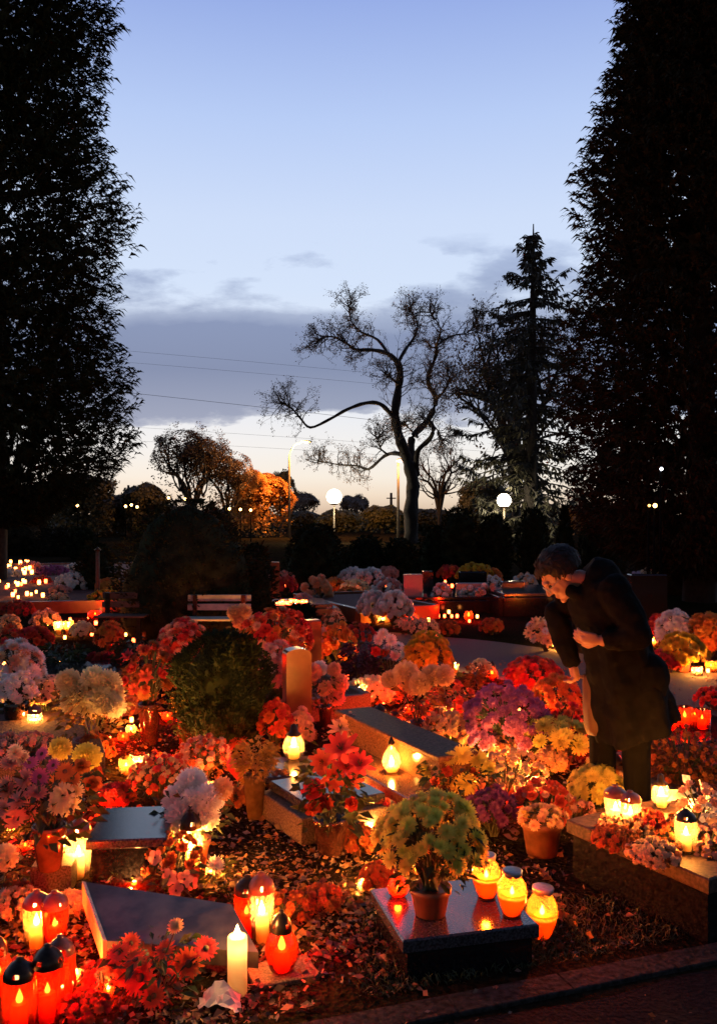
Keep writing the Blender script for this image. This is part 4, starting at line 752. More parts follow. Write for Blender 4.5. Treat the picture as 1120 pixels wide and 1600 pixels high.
bench('dull brown bench left of the large dark dome hedge', 193, 1002, 78, surf('brown bench wood', (.10, .06, .04), .7, .3, 8), rad(-2))
t = thing('wooden_post', at(153, 950), 'tall thin wooden post in front of far left hedge', 'post'); b = MB(); b.tube([Vector((0, 0, 0)), Vector((0, 0, .95))], [.035, .03], 10); b.build('post', surf('post wood', (.07, .045, .03), .8), t)
b = MB(); b.lathe([(.05, 0), (.06, .02), (0, .07)], 10); b.build('cap', DARKMETAL, t, (0, 0, .95))

# ------------------------------------------------------------------ shrubs and conifers
def shrub(name, label, px, base, top, w, shape, mat, Y=None, n=4200, ls=5.0, group=None, rough=.17, seed=0, z0=0.0):
    p = at(px, base) if Y is None else Vector(((px - CX) / F * Y, Y, 0)); s_ = p.y / F
    h = (H - (top - CY) * s_) if Y is not None else (base - top) * s_
    r = w * s_ / 2; t = thing(name, p, label, 'tree' if shape in ('cone', 'column') else 'shrub', group)
    def R_(q):
        if shape == 'cone': return r * max(.02, (1 - q)) ** .75 * min(1, .75 + q * 3)
        if shape == 'column': return r * min(1, .72 + q * 1.6) * math.sqrt(max(0.0, 1 - max(0, (q - .35) / .65) ** 2.6))
        if shape == 'ball': return r * math.sqrt(max(0, 1 - (2 * (q * .94 + .04) - 1) ** 2)) ** .8
        return r * min(1, .9 + q) * math.sqrt(max(0, 1 - q ** 2.3))
    off = Vector((px * .37, seed, base * .11))
    b = MB(); ls_ = ls * s_
    k = 20; b.lathe([(max(.001, R_(i / 12) * (.74 if shape == 'ball' else .86)), h * (i / 12) * .97) for i in range(13)], k)
    for i, v_ in enumerate(b.v):
        V = Vector(v_); f_ = 1 + .22 * mn.noise(V / max(r, .01) * 1.6 + off); b.v[i] = (V.x * f_, V.y * f_, V.z)
    for i in range(n):
        q = R.random() ** .9; a = R.uniform(0, 6.2832); nn = mn.noise(Vector((math.cos(a) * 1.6, math.sin(a) * 1.6, q * h / max(r, .01) * 1.3)) + off)
        nf = mn.noise(Vector((math.cos(a) * 5, math.sin(a) * 5, q * h / max(r, .01) * 4)) + off)
        rr_ = R_(q) * (1 + rough * 2.0 * nn + rough * 1.2 * nf) * R.uniform(.86, 1.03)
        pp = Vector((rr_ * math.cos(a), rr_ * math.sin(a), q * h)); d = (Vector((math.cos(a), math.sin(a), .9 if shape != 'dome' else .45)) + rdir() * .6).normalized()
        L_ = ls_ * R.uniform(.6, 1.5) * (2.2 if R.random() < .06 else 1); b.leaf(pp, d, side_of(d), L_, L_ * .42)
    b.build('crown', mat, t); b = MB(); b.tube([Vector((0, 0, 0)), Vector((0, 0, h * .7))], [max(.02, r * .09), .012], 7); b.build('trunk', BARK, t); return t
shrub('dome_hedge', 'large dark dome shaped hedge behind the slatted bench', 292, 990, 782, 232, 'dome', CONI, n=9000, ls=5)
shrub('round_shrub', 'dark shoulder shrub at right side of the large dome hedge', 398, 985, 850, 66, 'dome', CONI, n=3000)
shrub('round_shrub', 'low dark bush at left end of dome hedge behind bench', 150, 960, 850, 60, 'dome', CONI, Y=17, n=2400)
shrub('conifer_tree', 'dark rounded conifer right of curved street lamp', 494, 912, 820, 100, 'dome', CONI, n=5000, ls=4)
shrub('round_shrub', 'dark clipped bush left of bare tree trunk', 572, 905, 838, 60, 'dome', CONI, n=2600, ls=4)
shrub('round_shrub', 'dark clipped bush at foot of bare tree trunk', 624, 905, 842, 56, 'dome', CONI, n=2600, ls=4)
shrub('columnar_thuja', 'broad dark thuja column right of bare tree trunk', 716, 902, 796, 66, 'column', CONI, n=3600, ls=4)
shrub('columnar_thuja', 'dark thuja column below the right glaring lamp', 773, 902, 806, 50, 'column', CONI, n=3000, ls=4)
shrub('columnar_thuja', 'narrow dark thuja between lamp and pointed conifer', 832, 902, 796, 46, 'column', CONI, n=3000, ls=4)
shrub('conifer_tree', 'pointed dark conifer beside orange glow at right', 882, 905, 792, 36, 'cone', CONI, n=2600, ls=4)
shrub('columnar_thuja', 'small dark thuja behind the person', 925, 905, 822, 40, 'column', CONI, n=2200, ls=4)
shrub('columnar_thuja', 'slim dark thuja right of the small one behind the person', 958, 905, 828, 40, 'column', CONI, n=2200, ls=4)
shrub('round_shrub', 'wide low dark hedge mass at right below big tree', 1040, 925, 838, 150, 'dome', CONB, n=4500, ls=4)
shrub('round_shrub', 'dark bush between clipped bushes and thuja column', 678, 900, 822, 50, 'dome', CONI, n=2200, ls=4)
shrub('round_shrub', 'small dark bush beside far left lanterns', 128, 912, 826, 36, 'column', CONI, Y=30, n=2000, ls=4)
shrub('round_shrub', 'wide dark bush in far left corner', 20, 880, 800, 120, 'dome', CONB, Y=34, n=4000, ls=4)
shrub('round_shrub', 'dark low bush under left big tree', 100, 880, 826, 90, 'dome', CONB, Y=33, n=3000, ls=4)
shrub('round_thuja', 'round fluffy green thuja in the middle of the graves', 347, 1172, 992, 138, 'ball', surf('green thuja', (.014, .026, .008), .8, .4, 9, 0, (.026, .042, .013), .1, .1), n=26000, ls=4.6, rough=.27)
shrub('round_shrub', 'dark low bush right of stone post and red lanterns', 470, 985, 945, 50, 'dome', CONI, n=1500)
# big thujas in front left and right
def big_thuja(label, px, Y, prof_, n, mat, tw):
    """prof_: (photo y, photo x of the edge) from top to bottom"""
    s_ = Y / F; t = thing('thuja_tree', Vector(((px - CX) * s_, Y, 0)), label, 'tree'); hs = [(H - (y - CY) * s_, abs(x - px) * s_) for y, x in prof_]; hs.sort()
    zl, zh = hs[0][0], hs[-1][0]
    def R_(z_):
        for (a, ra), (b_, rb) in zip(hs[:-1], hs[1:]):
            if a <= z_ <= b_: return ra + (rb - ra) * (z_ - a) / (b_ - a)
        return hs[-1][1]
    b = MB(); off = Vector((px, 3, 1))
    for i in range(n):
        z_ = R.uniform(zl, zh); a = R.uniform(0, 6.2832); base_r = R_(z_)
        cl_ = mn.noise(Vector((math.cos(a) * 2.4, math.sin(a) * 2.4, z_ * .9)) + off) + .6 * mn.noise(Vector((math.cos(a) * 6, math.sin(a) * 6, z_ * 2.2)) + off)
        k = 1 - .62 * R.random() ** 1.25; rr_ = base_r * (.95 + .17 * cl_) * k
        if cl_ < -.42 and k > .6 and R.random() < .75: continue
        q = Vector((rr_ * math.cos(a), rr_ * math.sin(a), z_)); o = Vector((math.cos(a), math.sin(a), .55))
        d = (o + rdir() * .55).normalized(); L_ = R.uniform(.18, .36)
        for m in range(7):
            dd = (d + rdir() * .5).normalized(); pp = q + d * L_ * (m / 7 - .5); l2 = R.uniform(.08, .22); b.leaf(pp, dd, side_of(dd), l2, l2 * R.uniform(.16, .34), 0, .5)
    for i in range(int(n * .34)):
        z_ = R.uniform(zl, zh); a = R.uniform(0, 6.2832); cl_ = mn.noise(Vector((math.cos(a) * 2, math.sin(a) * 2, z_ * .55)) + off)
        if cl_ < .02: continue
        k = R.uniform(.15, .78); q = Vector((R_(z_) * k * math.cos(a), R_(z_) * k * math.sin(a), z_)); d = rdir(-.2, 1); l2 = R.uniform(.25, .5); b.leaf(q, d, side_of(d), l2, l2 * .5, 0, .2)
    b.build('crown', mat, t); b = MB(); b.tube([Vector((0, 0, 0)), Vector((.05, 0, 2)), Vector((0, 0, zh * .6)), Vector((0, 0, zh))], [tw, tw * .85, tw * .5, .05], 10)
    for i in range(50):
        z_ = R.uniform(zl + .2, zh * .95); a = R.uniform(0, 6.28); r_ = R_(z_) * .8; b.tube([Vector((0, 0, z_ - .4)), Vector((r_ * .5 * math.cos(a), r_ * .5 * math.sin(a), z_)), Vector((r_ * math.cos(a), r_ * math.sin(a), z_ + .35))], [.05, .03, .012], 5, 0, False)
    b.build('trunk', BARK, t); return t
big_thuja('huge dark thuja filling the left side of the picture', -10, 19.0, [(-60, 165), (0, 176), (60, 172), (130, 160), (200, 170), (270, 182), (345, 204), (420, 190), (480, 182), (560, 190), (640, 206), (700, 204), (745, 180), (785, 120), (820, 60)], 21000, CONI, .28)
big_thuja('huge dark thuja filling the right side of the picture', 1092, 16.0, [(-60, 985), (0, 970), (60, 962), (110, 950), (200, 928), (300, 912), (345, 908), (400, 915), (480, 900), (560, 890), (650, 880), (740, 882), (800, 905), (860, 950), (900, 1030)], 23000, CONB, .3)

# ------------------------------------------------------------------ deciduous trees
def twigs(b, lf, p, d, L_, r_, dep, leafn, ls, up=.12, wob=.35, mi_leaf=0):
    n = 4; pts = [p]; rs = [r_]; dd = d.normalized()
    for i in range(n):
        dd = (dd + rdir() * wob + Vector((0, 0, up))).normalized(); pts.append(pts[-1] + dd * L_ / n); rs.append(r_ * (1 - .7 * (i + 1) / n))
    b.tube(pts, rs, 5 if r_ > .02 else 3, 0, False)
    if dep > 0:
        for i in range(R.choice((3, 4))):
            j = R.choice((2, 3, 3, 4)); q = (pts[min(j, n)] - pts[max(0, j - 1)]).normalized()
            twigs(b, lf, pts[min(j, n)], q + side_of(q) * R.uniform(.4, .9), L_ * R.uniform(.5, .75), rs[min(j, n)] * .8 + .002, dep - 1, leafn, ls, up, wob)
    if dep <= 1:
        for i in range(leafn):
            q = pts[R.randint(1, n)] + rdir() * ls * 1.2; d2 = rdir(-.8, .4); lf.leaf(q, d2, side_of(d2), ls * R.uniform(.6, 1.3), ls * .6, 0)
def limb(b, pts, Y, w0, w1, dj=0.0):
    """pts in photo pixels; smooth through them at distance Y, with depth swing"""
    s_ = Y / F; P = []; n = len(pts); ph = R.uniform(0, 6)
    for i in range(n - 1):
        a, c_ = pts[i], pts[i + 1]; pa = pts[i - 1] if i else a; pc = pts[i + 2] if i + 2 < n else c_
        for k in range(4):
            q = k / 4; f = lambda j: .5 * (2 * a[j] + (c_[j] - pa[j]) * q + (2 * pa[j] - 5 * a[j] + 4 * c_[j] - pc[j]) * q * q + (3 * a[j] - pa[j] - 3 * c_[j] + pc[j]) * q ** 3)
            P.append((f(0), f(1)))
    P.append(pts[-1]); m = len(P)
    W_ = [pt(x, y, Y + dj * math.sin(i / max(1, m - 1) * 1.6) + .12 * math.sin(i * .9 + ph)) for i, (x, y) in enumerate(P)]
    b.tube(W_, [max(.012, (w0 + (w1 - w0) * (i / (m - 1)) ** .8) * s_ / 2 * (1 + .1 * math.sin(i * 1.7 + ph))) for i in range(m)], 9)
    return W_
def bare_tree():
    Y = 45.0; p = Vector(((642 - CX) / F * Y, Y, 0)); t = thing('bare_tree', p, 'large gnarled nearly leafless tree with crooked limbs against the sky', 'tree')
    b = MB(); tr = MB(); lf = MB()
    T_ = [(642, 853), (642, 800), (645, 760), (640, 730), (634, 711), (624, 684), (617, 650), (622, 609), (625, 582), (620, 562)]
    Tw = limb(tr, T_, Y, 25, 10)
    lims = [([(621, 566), (606, 553), (583, 547), (556, 546), (542, 537), (519, 526), (498, 530)], 9, 1.5, -2), ([(622, 566), (634, 545), (648, 525), (652, 504), (640, 484)], 7, 1.5, 2),
            ([(608, 556), (590, 531), (563, 518), (548, 500), (546, 477)], 6, 1.2, 2.5), ([(618, 655), (610, 646), (593, 631), (570, 630), (542, 640), (515, 655), (485, 668), (469, 653), (458, 640), (444, 630)], 8.5, 2, -1.5, .74),
            ([(644, 742), (642, 700), (646, 680), (668, 657), (681, 625), (671, 604), (669, 586), (681, 555), (681, 538)], 14, 5, 2, .5), ([(681, 540), (705, 525), (730, 520), (744, 504)], 4, 1, 1.5), ([(681, 540), (688, 514), (672, 488)], 4, 1, -2),
            ([(682, 622), (693, 612), (702, 594)], 6, 1.5, -1), ([(651, 742), (652, 706), (671, 686), (677, 668), (668, 657)], 9, 6, -1.2, .8), ([(630, 712), (616, 708), (600, 713), (576, 733), (558, 728), (529, 726), (499, 720)], 8, 1.4, 2, .5),
            ([(606, 711), (594, 700), (589, 684)], 4, 1, -1), ([(652, 683), (640, 670), (630, 662)], 4, 1, 2), ([(676, 664), (686, 676), (690, 690)], 3, 1, 1), ([(622, 600), (610, 590), (604, 585)], 4, 2, -2)]
    s_ = Y / F
    for pts, w0, w1, dj, *st_ in lims:
        P = limb(tr, pts, Y, w0, w1, dj); n = len(P)
        for i in range(int(n * (st_[0] if st_ else .35)), n, 1):
            q = (P[min(i + 1, n - 1)] - P[i - 1]).normalized()
            for k in range(R.choice((2, 3)) if i < n - 3 else 5):
                L_ = R.uniform(.4, 1.0); twigs(b, lf, P[i], q * .6 + side_of(q) * .9 + Vector((0, 0, .25)), L_, .03, 2, 3, .08, .05, .5)
    for w in Tw[16:]:
        if R.random() < .8: twigs(b, lf, w, rdir(-.1, .6), R.uniform(.8, 1.7), .03, 2, 2, .07)
    o = -p
    for m_ in (b, tr, lf): m_.v = [tuple(Vector(v_) + o) for v_ in m_.v]
    tr.build('trunk', BARK, t); b.build('twigs', surf('twig bark', (.016, .012, .010), .9), t); lf.build('leaves', surf('dry leaf', (.10, .055, .03), .8, .4, 9), t)
bare_tree()
def broad(name, label, px, base, top, w, Y, mat, stems=4, dep=3, leafn=8, ls=.12, bark=BARK, trunkw=.1, spread=.5, group=None, up=.16, low=.07):
    s_ = Y / F; p = Vector(((px - CX) * s_, Y, 0)); h = H - (top - CY) * s_; t = thing(name, p, label, 'tree', group); b = MB(); lf = MB(); wr = w * s_ / 2
    for i in range(stems):
        a = 6.2832 * i / stems + R.uniform(-.4, .4); d = Vector((math.cos(a) * spread, math.sin(a) * spread, 1)); fork = Vector((0, 0, h * .22))
        e = fork + Vector((math.cos(a) * wr * .45, math.sin(a) * wr * .45, h * R.uniform(.3, .45)))
        b.tube([Vector((math.cos(a) * .05, math.sin(a) * .05, 0)), fork * .6, fork, (fork + e) / 2 + Vector((0, 0, .1 * h)), e], [trunkw * .7, trunkw * .6, trunkw * .55, trunkw * .45, trunkw * .35], 7, 0, False)
        for k in range(5): twigs(b, lf, e if k < 3 else (fork + e) / 2, Vector((math.cos(a) * .5, math.sin(a) * .5, .8)) + rdir() * .75, h * R.uniform(.22, .34), trunkw * .3, dep, leafn, ls, up, .3)
    off = Vector((px, top, 0))
    for i in range(int(leafn * 26)):
        d = rdir(); q = Vector((d.x * wr, d.y * wr, h * (.56 if dep else .5) + d.z * h * .42)) * 1.0; k = R.random() ** .4; q = Vector((q.x * k, q.y * k, h * (.5 + low) + d.z * h * (.5 - low) * k))
        if mn.noise(q * (2.2 / max(wr, .5)) + off) < -.08: continue
        for j in range(7):
            d2 = rdir(-.8, .5); lf.leaf(q + rdir() * wr * .16, d2, side_of(d2), ls * R.uniform(.6, 1.4), ls * .6)
    # keep the crown within its width and height
    for m_ in (b, lf):
        for i, v_ in enumerate(m_.v):
            V = Vector(v_)
            if V.z < h * .3: continue
            zc = h * .56; e = math.sqrt((V.x / wr) ** 2 + (V.y / wr) ** 2 + ((V.z - zc) / (h * .44)) ** 2) * (1 - .22 * mn.noise(V * (1.8 / max(wr, .5)) + off))
            if e > .9: k = (.9 + (e - .9) * .3) / e; m_.v[i] = (V.x * k, V.y * k, zc + (V.z - zc) * k)
    b.build('trunk', bark, t); lf.build('crown', mat, t); return t
BR = surf('brown autumn leaf', (.10, .045, .012), .7, .5, 3, 0, (.19, .09, .02), .2)
OR = surf('orange autumn leaf', (.55, .20, .03), .7, .3, 2, 0, (.75, .34, .06), .4)
DG = surf('dull green autumn leaf', (.05, .05, .018), .7, .5, 3, 0, (.12, .09, .03), .2)
YG = surf('yellow green leaf', (.13, .12, .03), .7, .5, 3, 0, (.22, .18, .05), .2)
HZ = surf('haze tinted far leaf', (.12, .12, .12), .9, .3, 3)  # distance haze put into the leaf colour
broad('deciduous_tree', 'brown leaved tree with open branches left of orange tree', 300, 850, 672, 150, 52, BR, 6, 3, 6, .17, trunkw=.22)
broad('deciduous_tree', 'brown half bare tree between open brown tree and orange tree', 356, 850, 715, 90, 54, BR, 4, 3, 6, .16, trunkw=.18)
broad('orange_tree', 'bright orange autumn tree left of the curved street lamp', 408, 850, 742, 104, 56.5, OR, 6, 3, 24, .22, trunkw=.18, low=-.02)
broad('deciduous_tree', 'small dark tree top behind the orange tree and lamp', 440, 850, 736, 36, 70, DG, 3, 3, 10, .22, trunkw=.2)
broad('deciduous_tree', 'half bare leafless tree just right of the bare trunk', 686, 850, 690, 84, 60, BR, 5, 3, 1, .14, trunkw=.22)
broad('deciduous_tree', 'rounded yellow green tree between left glaring lamp and bare trunk', 598, 850, 792, 80, 66, YG, 5, 3, 16, .26, trunkw=.2)
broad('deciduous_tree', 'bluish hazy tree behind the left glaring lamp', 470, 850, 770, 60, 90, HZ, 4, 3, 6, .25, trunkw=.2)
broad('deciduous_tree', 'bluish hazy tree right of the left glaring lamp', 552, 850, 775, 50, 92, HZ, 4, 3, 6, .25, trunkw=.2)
broad('deciduous_tree', 'dark spreading tree in front of the right glaring lamp', 752, 850, 752, 90, 50, DG, 5, 3, 10, .2, trunkw=.2)
broad('deciduous_tree', 'orange lit tree right of pointed conifer', 930, 850, 786, 80, 45, BR, 5, 3, 14, .2, trunkw=.18)
for i, (px, top, w, mt, lab) in enumerate([(130, 742, 110, DG, 'dark tree below the edge of the left huge thuja'), (225, 756, 70, DG, 'dark small tree left of open brown tree'), (180, 772, 80, BR, 'brown tree near distant lights at left'), (60, 760, 120, DG, 'dark tree at far left behind huge thuja'),
                                           (845, 786, 70, BR, 'orange brown tree between right thuja columns'), (740, 798, 90, YG, 'yellow green tree behind right thuja columns'), (250, 790, 100, DG, 'dark low tree behind dome hedge left side'), (530, 798, 80, YG, 'low yellow green tree under left glaring lamp'), (668, 796, 100, DG, 'dark low tree behind the bare trunk'), (1000, 780, 120, DG, 'dark tree behind the right huge thuja'),
                                           (340, 796, 110, BR, 'low brown tree behind right shoulder of dome hedge'), (470, 800, 90, DG, 'low dark tree right of the orange tree'), (585, 815, 70, DG, 'low dark bushy tree left of lit street lamp'), (800, 800, 90, DG, 'low dark tree under right glaring lamp'), (900, 790, 90, OR, 'low orange tree behind the pointed conifer'), (390, 790, 80, OR, 'low orange bushy tree beneath the bright orange tree')]):
    broad('deciduous_tree', lab, px, 850, top, w, 58 + i * 2, mt, 5, 2, 22, .30, trunkw=.15, low=-.02)
# brown leaved oak left of the spruce
broad('oak_tree', 'brown leaved spreading oak entwined with the tall spruce', 806, 870, 470, 210, 38, BR, 7, 3, 5, .17, trunkw=.3, spread=1.0, up=.05)
def spruce(label, px, Y, prof_):
    s_ = Y / F; p = Vector(((px - CX) * s_, Y, 0)); t = thing('spruce_tree', p, label, 'tree'); hs = sorted((H - (y - CY) * s_, w * s_) for y, w in prof_); zh = hs[-1][0]
    def R_(z_):
        for (a, ra), (b_, rb) in zip(hs[:-1], hs[1:]):
            if a <= z_ <= b_: return ra + (rb - ra) * (z_ - a) / (b_ - a)
        return 0
    tr = MB(); lf = MB(); tr.tube([Vector((0, 0, 0)), Vector((.05, 0, zh * .4)), Vector((.1, 0, zh * .75)), Vector((.12, 0, zh))], [.3, .22, .12, .02], 9)
    z_ = hs[0][0]
    while z_ < zh - .15:
        for i in range(R.choice((4, 5, 6))):
            a = R.uniform(0, 6.28); L_ = R_(z_) * R.uniform(.5, 1.25); o = Vector((math.cos(a), math.sin(a), 0)); lift = .25 * L_ if z_ > zh * .8 else -.12 * L_
            P = [Vector((.1 * z_ / zh, 0, z_)), Vector((0, 0, z_)) + o * L_ * .4 + Vector((0, 0, -.06 * L_)), Vector((0, 0, z_)) + o * L_ * .75 + Vector((0, 0, lift - .05 * L_)), Vector((0, 0, z_)) + o * L_ + Vector((0, 0, lift + .06 * L_))]
            tr.tube(P, [.035, .025, .016, .006], 4, 0, False); m = int(8 + L_ * 24)
            for k in range(m):
                q = (k + R.random()) / m * 2.99; j = int(q); pp = P[j].lerp(P[j + 1], q - j); d = (Vector((0, 0, -.75)) + o * .5 + rdir() * .7).normalized(); l2 = R.uniform(.14, .42); lf.leaf(pp, d, side_of(d), l2, .085)
        z_ += R.uniform(.16, .34)
    lf.build('crown', surf('spruce needles', (.028, .028, .016), .8, .4, 5, 0, (.05, .045, .022)), t); tr.build('trunk', BARK, t)
spruce('tall dark spruce with thin pointed top in front of the right huge thuja', 828, 34.0, [(350, 2), (395, 20), (430, 34), (450, 62), (475, 84), (520, 78), (600, 92), (680, 108), (760, 112), (800, 90), (840, 30)])

# ------------------------------------------------------------------ lamps, poles, wires
GLOBE = glow('lamp glare globe', (1, .84, .55), 16, False, 'NONE')
def glare_lamp(label, px, py, Y, d, st):
    p = Vector(((px - CX) / F * Y, Y, 0)); z_ = H - (py - CY) / F * Y; t = thing('glare_lamp', p, label, 'street lamp')
    b = MB(); b.tube([Vector((0, 0, 0)), Vector((0, 0, .4)), Vector((0, 0, z_ - d * .48))], [.07, .045, .035], 10); b.build('pole', LAMPMETAL, t)
    b = MB(); b.ball((0, 0, z_), d / 2, 16); b.build('globe', GLOBE, t)  # globe swollen to the width of the lamp's glare
    b = MB(); b.lathe([(.05, z_ - d * .56), (d * .3, z_ - d * .5), (d * .3, z_ - d * .42)], 12); b.build('collar', DARKMETAL, t)
    l = bpy.data.lights.new('lamp_light', 'POINT'); l.energy = st; l.color = (1, .84, .55); l.shadow_soft_size = d / 2; link('lamp_light', l, t, (0, -d * .7, z_))
glare_lamp('glaring round lamp left of the bare tree trunk', 522, 776, 46, .78, 620)
glare_lamp('glaring round lamp in front of the spruce trunk at right', 787, 782, 33, .52, 280)
def street_lamp(label, px, top, hx, Y, lit):
    s_ = Y / F; p = Vector(((px - CX) * s_, Y, 0)); z_ = H - (top - CY) * s_; t = thing('street_lamp', p, label, 'street lamp'); b = MB(); dx = (hx - px) * s_; k = abs(dx)
    pts = [Vector((0, 0, 0)), Vector((0, 0, z_ * .5)), Vector((0, 0, z_ - k * 1.3))] + [Vector((dx * (1 - math.cos(q)) * .9, 0, z_ - k * 1.3 + k * 1.2 * math.sin(q))) for q in (.3, .6, .9, 1.2, 1.5)] + [Vector((dx, 0, z_))]
    b.tube(pts, [.09, .075, .06] + [.05] * 6, 9); b.build('pole', LAMPMETAL, t)
    b = MB(); b.ball((dx + (.25 if dx > 0 else 0), 0, z_), (.38, .13, .09), 10); b.build('lamp_head', GREYMETAL, t)
    l = bpy.data.lights.new('lamp_light', 'POINT'); l.energy = 3600 if not lit else 500; l.color = (1, .42, .11); l.shadow_soft_size = .15; link('lamp_light', l, t, (dx * .8, -.5, z_ - .35))
    if lit: b = MB(); b.ball((dx + .1, -.02, z_ - .09), (.24, .12, .07), 10); b.build('bulb', glow('lit street lamp bulb', (1, .55, .42), lit, False, 'AUTO'), t)
street_lamp('slender street lamp with curved arm beside the orange tree', 452, 690, 472, 55, 0)
street_lamp('slender street lamp with small lit head left of bare trunk', 622, 718, 623, 48, 9)
POLE = surf('black pole paint', (.003, .003, .003), .95, spec=.05)
def far_light(label, px, py, Y, r_, col, st, group=None):
    p = Vector(((px - CX) / F * Y, Y, 0)); z_ = H - (py - CY) / F * Y; t = thing('distant_lamp', p, label, 'street lamp', group); b = MB(); b.tube([Vector((0, 0, 0)), Vector((0, 0, z_))], [.03, .011] if Y < 20 else [.04, .018], 6); b.build('pole', POLE, t)
    b = MB(); b.ball((0, -.05, z_), r_, 8); b.build('bulb', glow('distant lamp bulb', col, st), t)
far_light('small cold white lamp shining through the right huge thuja', 1031, 733, 13.6, .026, (.8, .85, 1), 12)
far_light('small warm lamp below the cold white one at right', 1021, 790, 13.4, .034, (1, .5, .15), 10)
far_light('tiny amber lamp beside the small warm one at right', 1012, 790, 13.5, .022, (1, .45, .1), 6)
for px, py in ((197, 791), (206, 789), (215, 792), (122, 790), (264, 778), (290, 780), (359, 795), (376, 796), (392, 797)):
    far_light('tiny warm lamp far away near the horizon among left trees', px, py, 48.0, .075, (1, .5, .15), 14, 'distant lamps among left trees')
def upole(label, px, top, Y):
    s_ = Y / F; p = Vector(((px - CX) * s_, Y, 0)); z_ = H - (top - CY) * s_; t = thing('utility_pole', p, label, 'pole'); b = MB(); b.tube([Vector((0, 0, 0)), Vector((0, 0, z_))], [.15, .1], 8); b.build('pole', BARK, t)
    b = MB(); b.box((0, -.12, z_ - .5), (.8, .08, .09)); b.build('crossarm', BARK, t)
upole('dark utility pole left of the lit street lamp', 611, 770, 75); upole('dark utility pole at left near distant lights', 201, 758, 75); upole('dark thin pole among trees at far left', 232, 768, 80)
for i, (y0, y1, lab) in enumerate([(548, 600, 'uppermost thin wire crossing the grey cloud'), (566, 616, 'second thin wire crossing the grey cloud'), (612, 676, 'dark wire crossing the lower cloud edge'), (668, 706, 'thin wire in the pale sky under the cloud'), (690, 722, 'lowest thin wire in the pale sky above the treetops')]):
    Y = 95.0; pts = []; org = pt(120, y0, Y)
    for k in range(25):
        q = k / 24; pts.append(pt(-200 + 1200 * q, y0 - (y1 - y0) * .6 + (y1 - y0) * 2.1 * q + 22 * (q * q - q), Y) - org)
    b = MB(); b.tube(pts, [.011 if i != 2 else .02] * 25, 5); tag(b.build('power_line', BARK, None, org), lab, 'wire', 'power lines in the sky')

# ------------------------------------------------------------------ person bending forward in a dark coat
PY = 4.62
def J(x, y, dy=0.0): return pt(x, y, PY) + Vector((0, dy, 0))
t = thing('person', J(985, 1287), 'person in a long dark coat bending forward over the graves, holding a brown bag', 'person'); org = Vector(t.location)
def remesh(o, vox, it=3):
    m = o.modifiers.new('remesh', 'REMESH'); m.mode = 'VOXEL'; m.voxel_size = vox; m.use_smooth_shade = True
    s = o.modifiers.new('smooth', 'SMOOTH'); s.factor = .5; s.iterations = it
def limbs(b, pts, rs, n=12):
    """round ended tapered limb"""
    q = [p - org for p in pts]; P = [q[0]]; Rr = [rs[0]]
    for i in range(len(q) - 1):
        for k in range(1, 5): P.append(q[i].lerp(q[i + 1], k / 4)); Rr.append(rs[i] + (rs[i + 1] - rs[i]) * k / 4)
    b.tube(P, Rr, n)
    for p_, r_ in zip(q, rs): b.ball(p_, r_ * 1.0, n)
SKIN = surf('skin', (.34, .15, .09), .5, .06, 14, spec=.4); COAT = surf('dark wool coat', (.0032, .003, .0032), .95, .35, 18, .25, spec=.1)
TROU = surf('dark trousers', (.003, .003, .003), .95, .3, 30, spec=.1); HAIR = surf('dark brown hair', (.012, .006, .003), .6, .4, 50, .3, spec=.25); SHOE = surf('black shoe leather', (.01, .01, .01), .3)
b = MB()
limbs(b, [J(975, 1050), J(955, 985), J(932, 930)], [.11, .10, .09]); limbs(b, [J(932, 932, -.11), J(932, 932, .11)], [.06, .06])
limbs(b, [J(932, 915), J(905, 905)], [.05, .05])
for sg, kx, ax in ((-1, 984, 988), (1, 948, 950)): limbs(b, [J(1000, 1045, sg * .09), J(kx, 1155, sg * .09), J(ax, 1272, sg * .09)], [.10, .06, .042])
limbs(b, [J(948, 920, -.19), J(972, 985, -.25), J(925, 992, -.20)], [.05, .042, .03]); limbs(b, [J(930, 915, .18), J(880, 968, .2), J(900, 1036, .10)], [.05, .042, .03])
# head: local frame, face towards -x, tipped down
tip = rad(48); hm = Matrix.Rotation(tip, 3, 'Y').inverted(); hc = J(875, 899) - org
# face direction (-cos, 0, -sin); crown direction (-sin, 0, cos)
hm = Matrix(((math.cos(tip), 0, -math.sin(tip)), (0, 1, 0), (math.sin(tip), 0, math.cos(tip))))
def hp(x, y, z_): return hc + hm @ Vector((x, y, z_))
def hb(c_, r_): b.ball(hp(*c_), r_, 14, 0, hm)
hb((.012, 0, .035), (.098, .077, .085)); hb((-.03, 0, -.02), (.066, .064, .085)); hb((-.045, 0, -.078), (.042, .046, .035)); hb((-.082, 0, -.097), (.018, .022, .016))
hb((-.082, 0, .03), (.018, .055, .016)); hb((-.072, .034, -.025), (.022, .022, .022)); hb((-.072, -.034, -.025), (.022, .022, .022))
limbs(b, [hp(-.09, 0, .018) + org, hp(-.112, 0, -.022) + org], [.009, .014], 8); hb((-.098, .012, -.026), .010); hb((-.098, -.012, -.026), .010)
hb((-.090, 0, -.058), (.012, .024, .006)); hb((-.088, 0, -.068), (.012, .021, .007))
for sg in (-1, 1): hb((.012, sg * .078, -.01), (.022, .010, .032)); hb((.016, sg * .086, .006), (.014, .008, .016))
limbs(b, [hp(.02, 0, -.05) + org, J(912, 908)], [.050, .050])
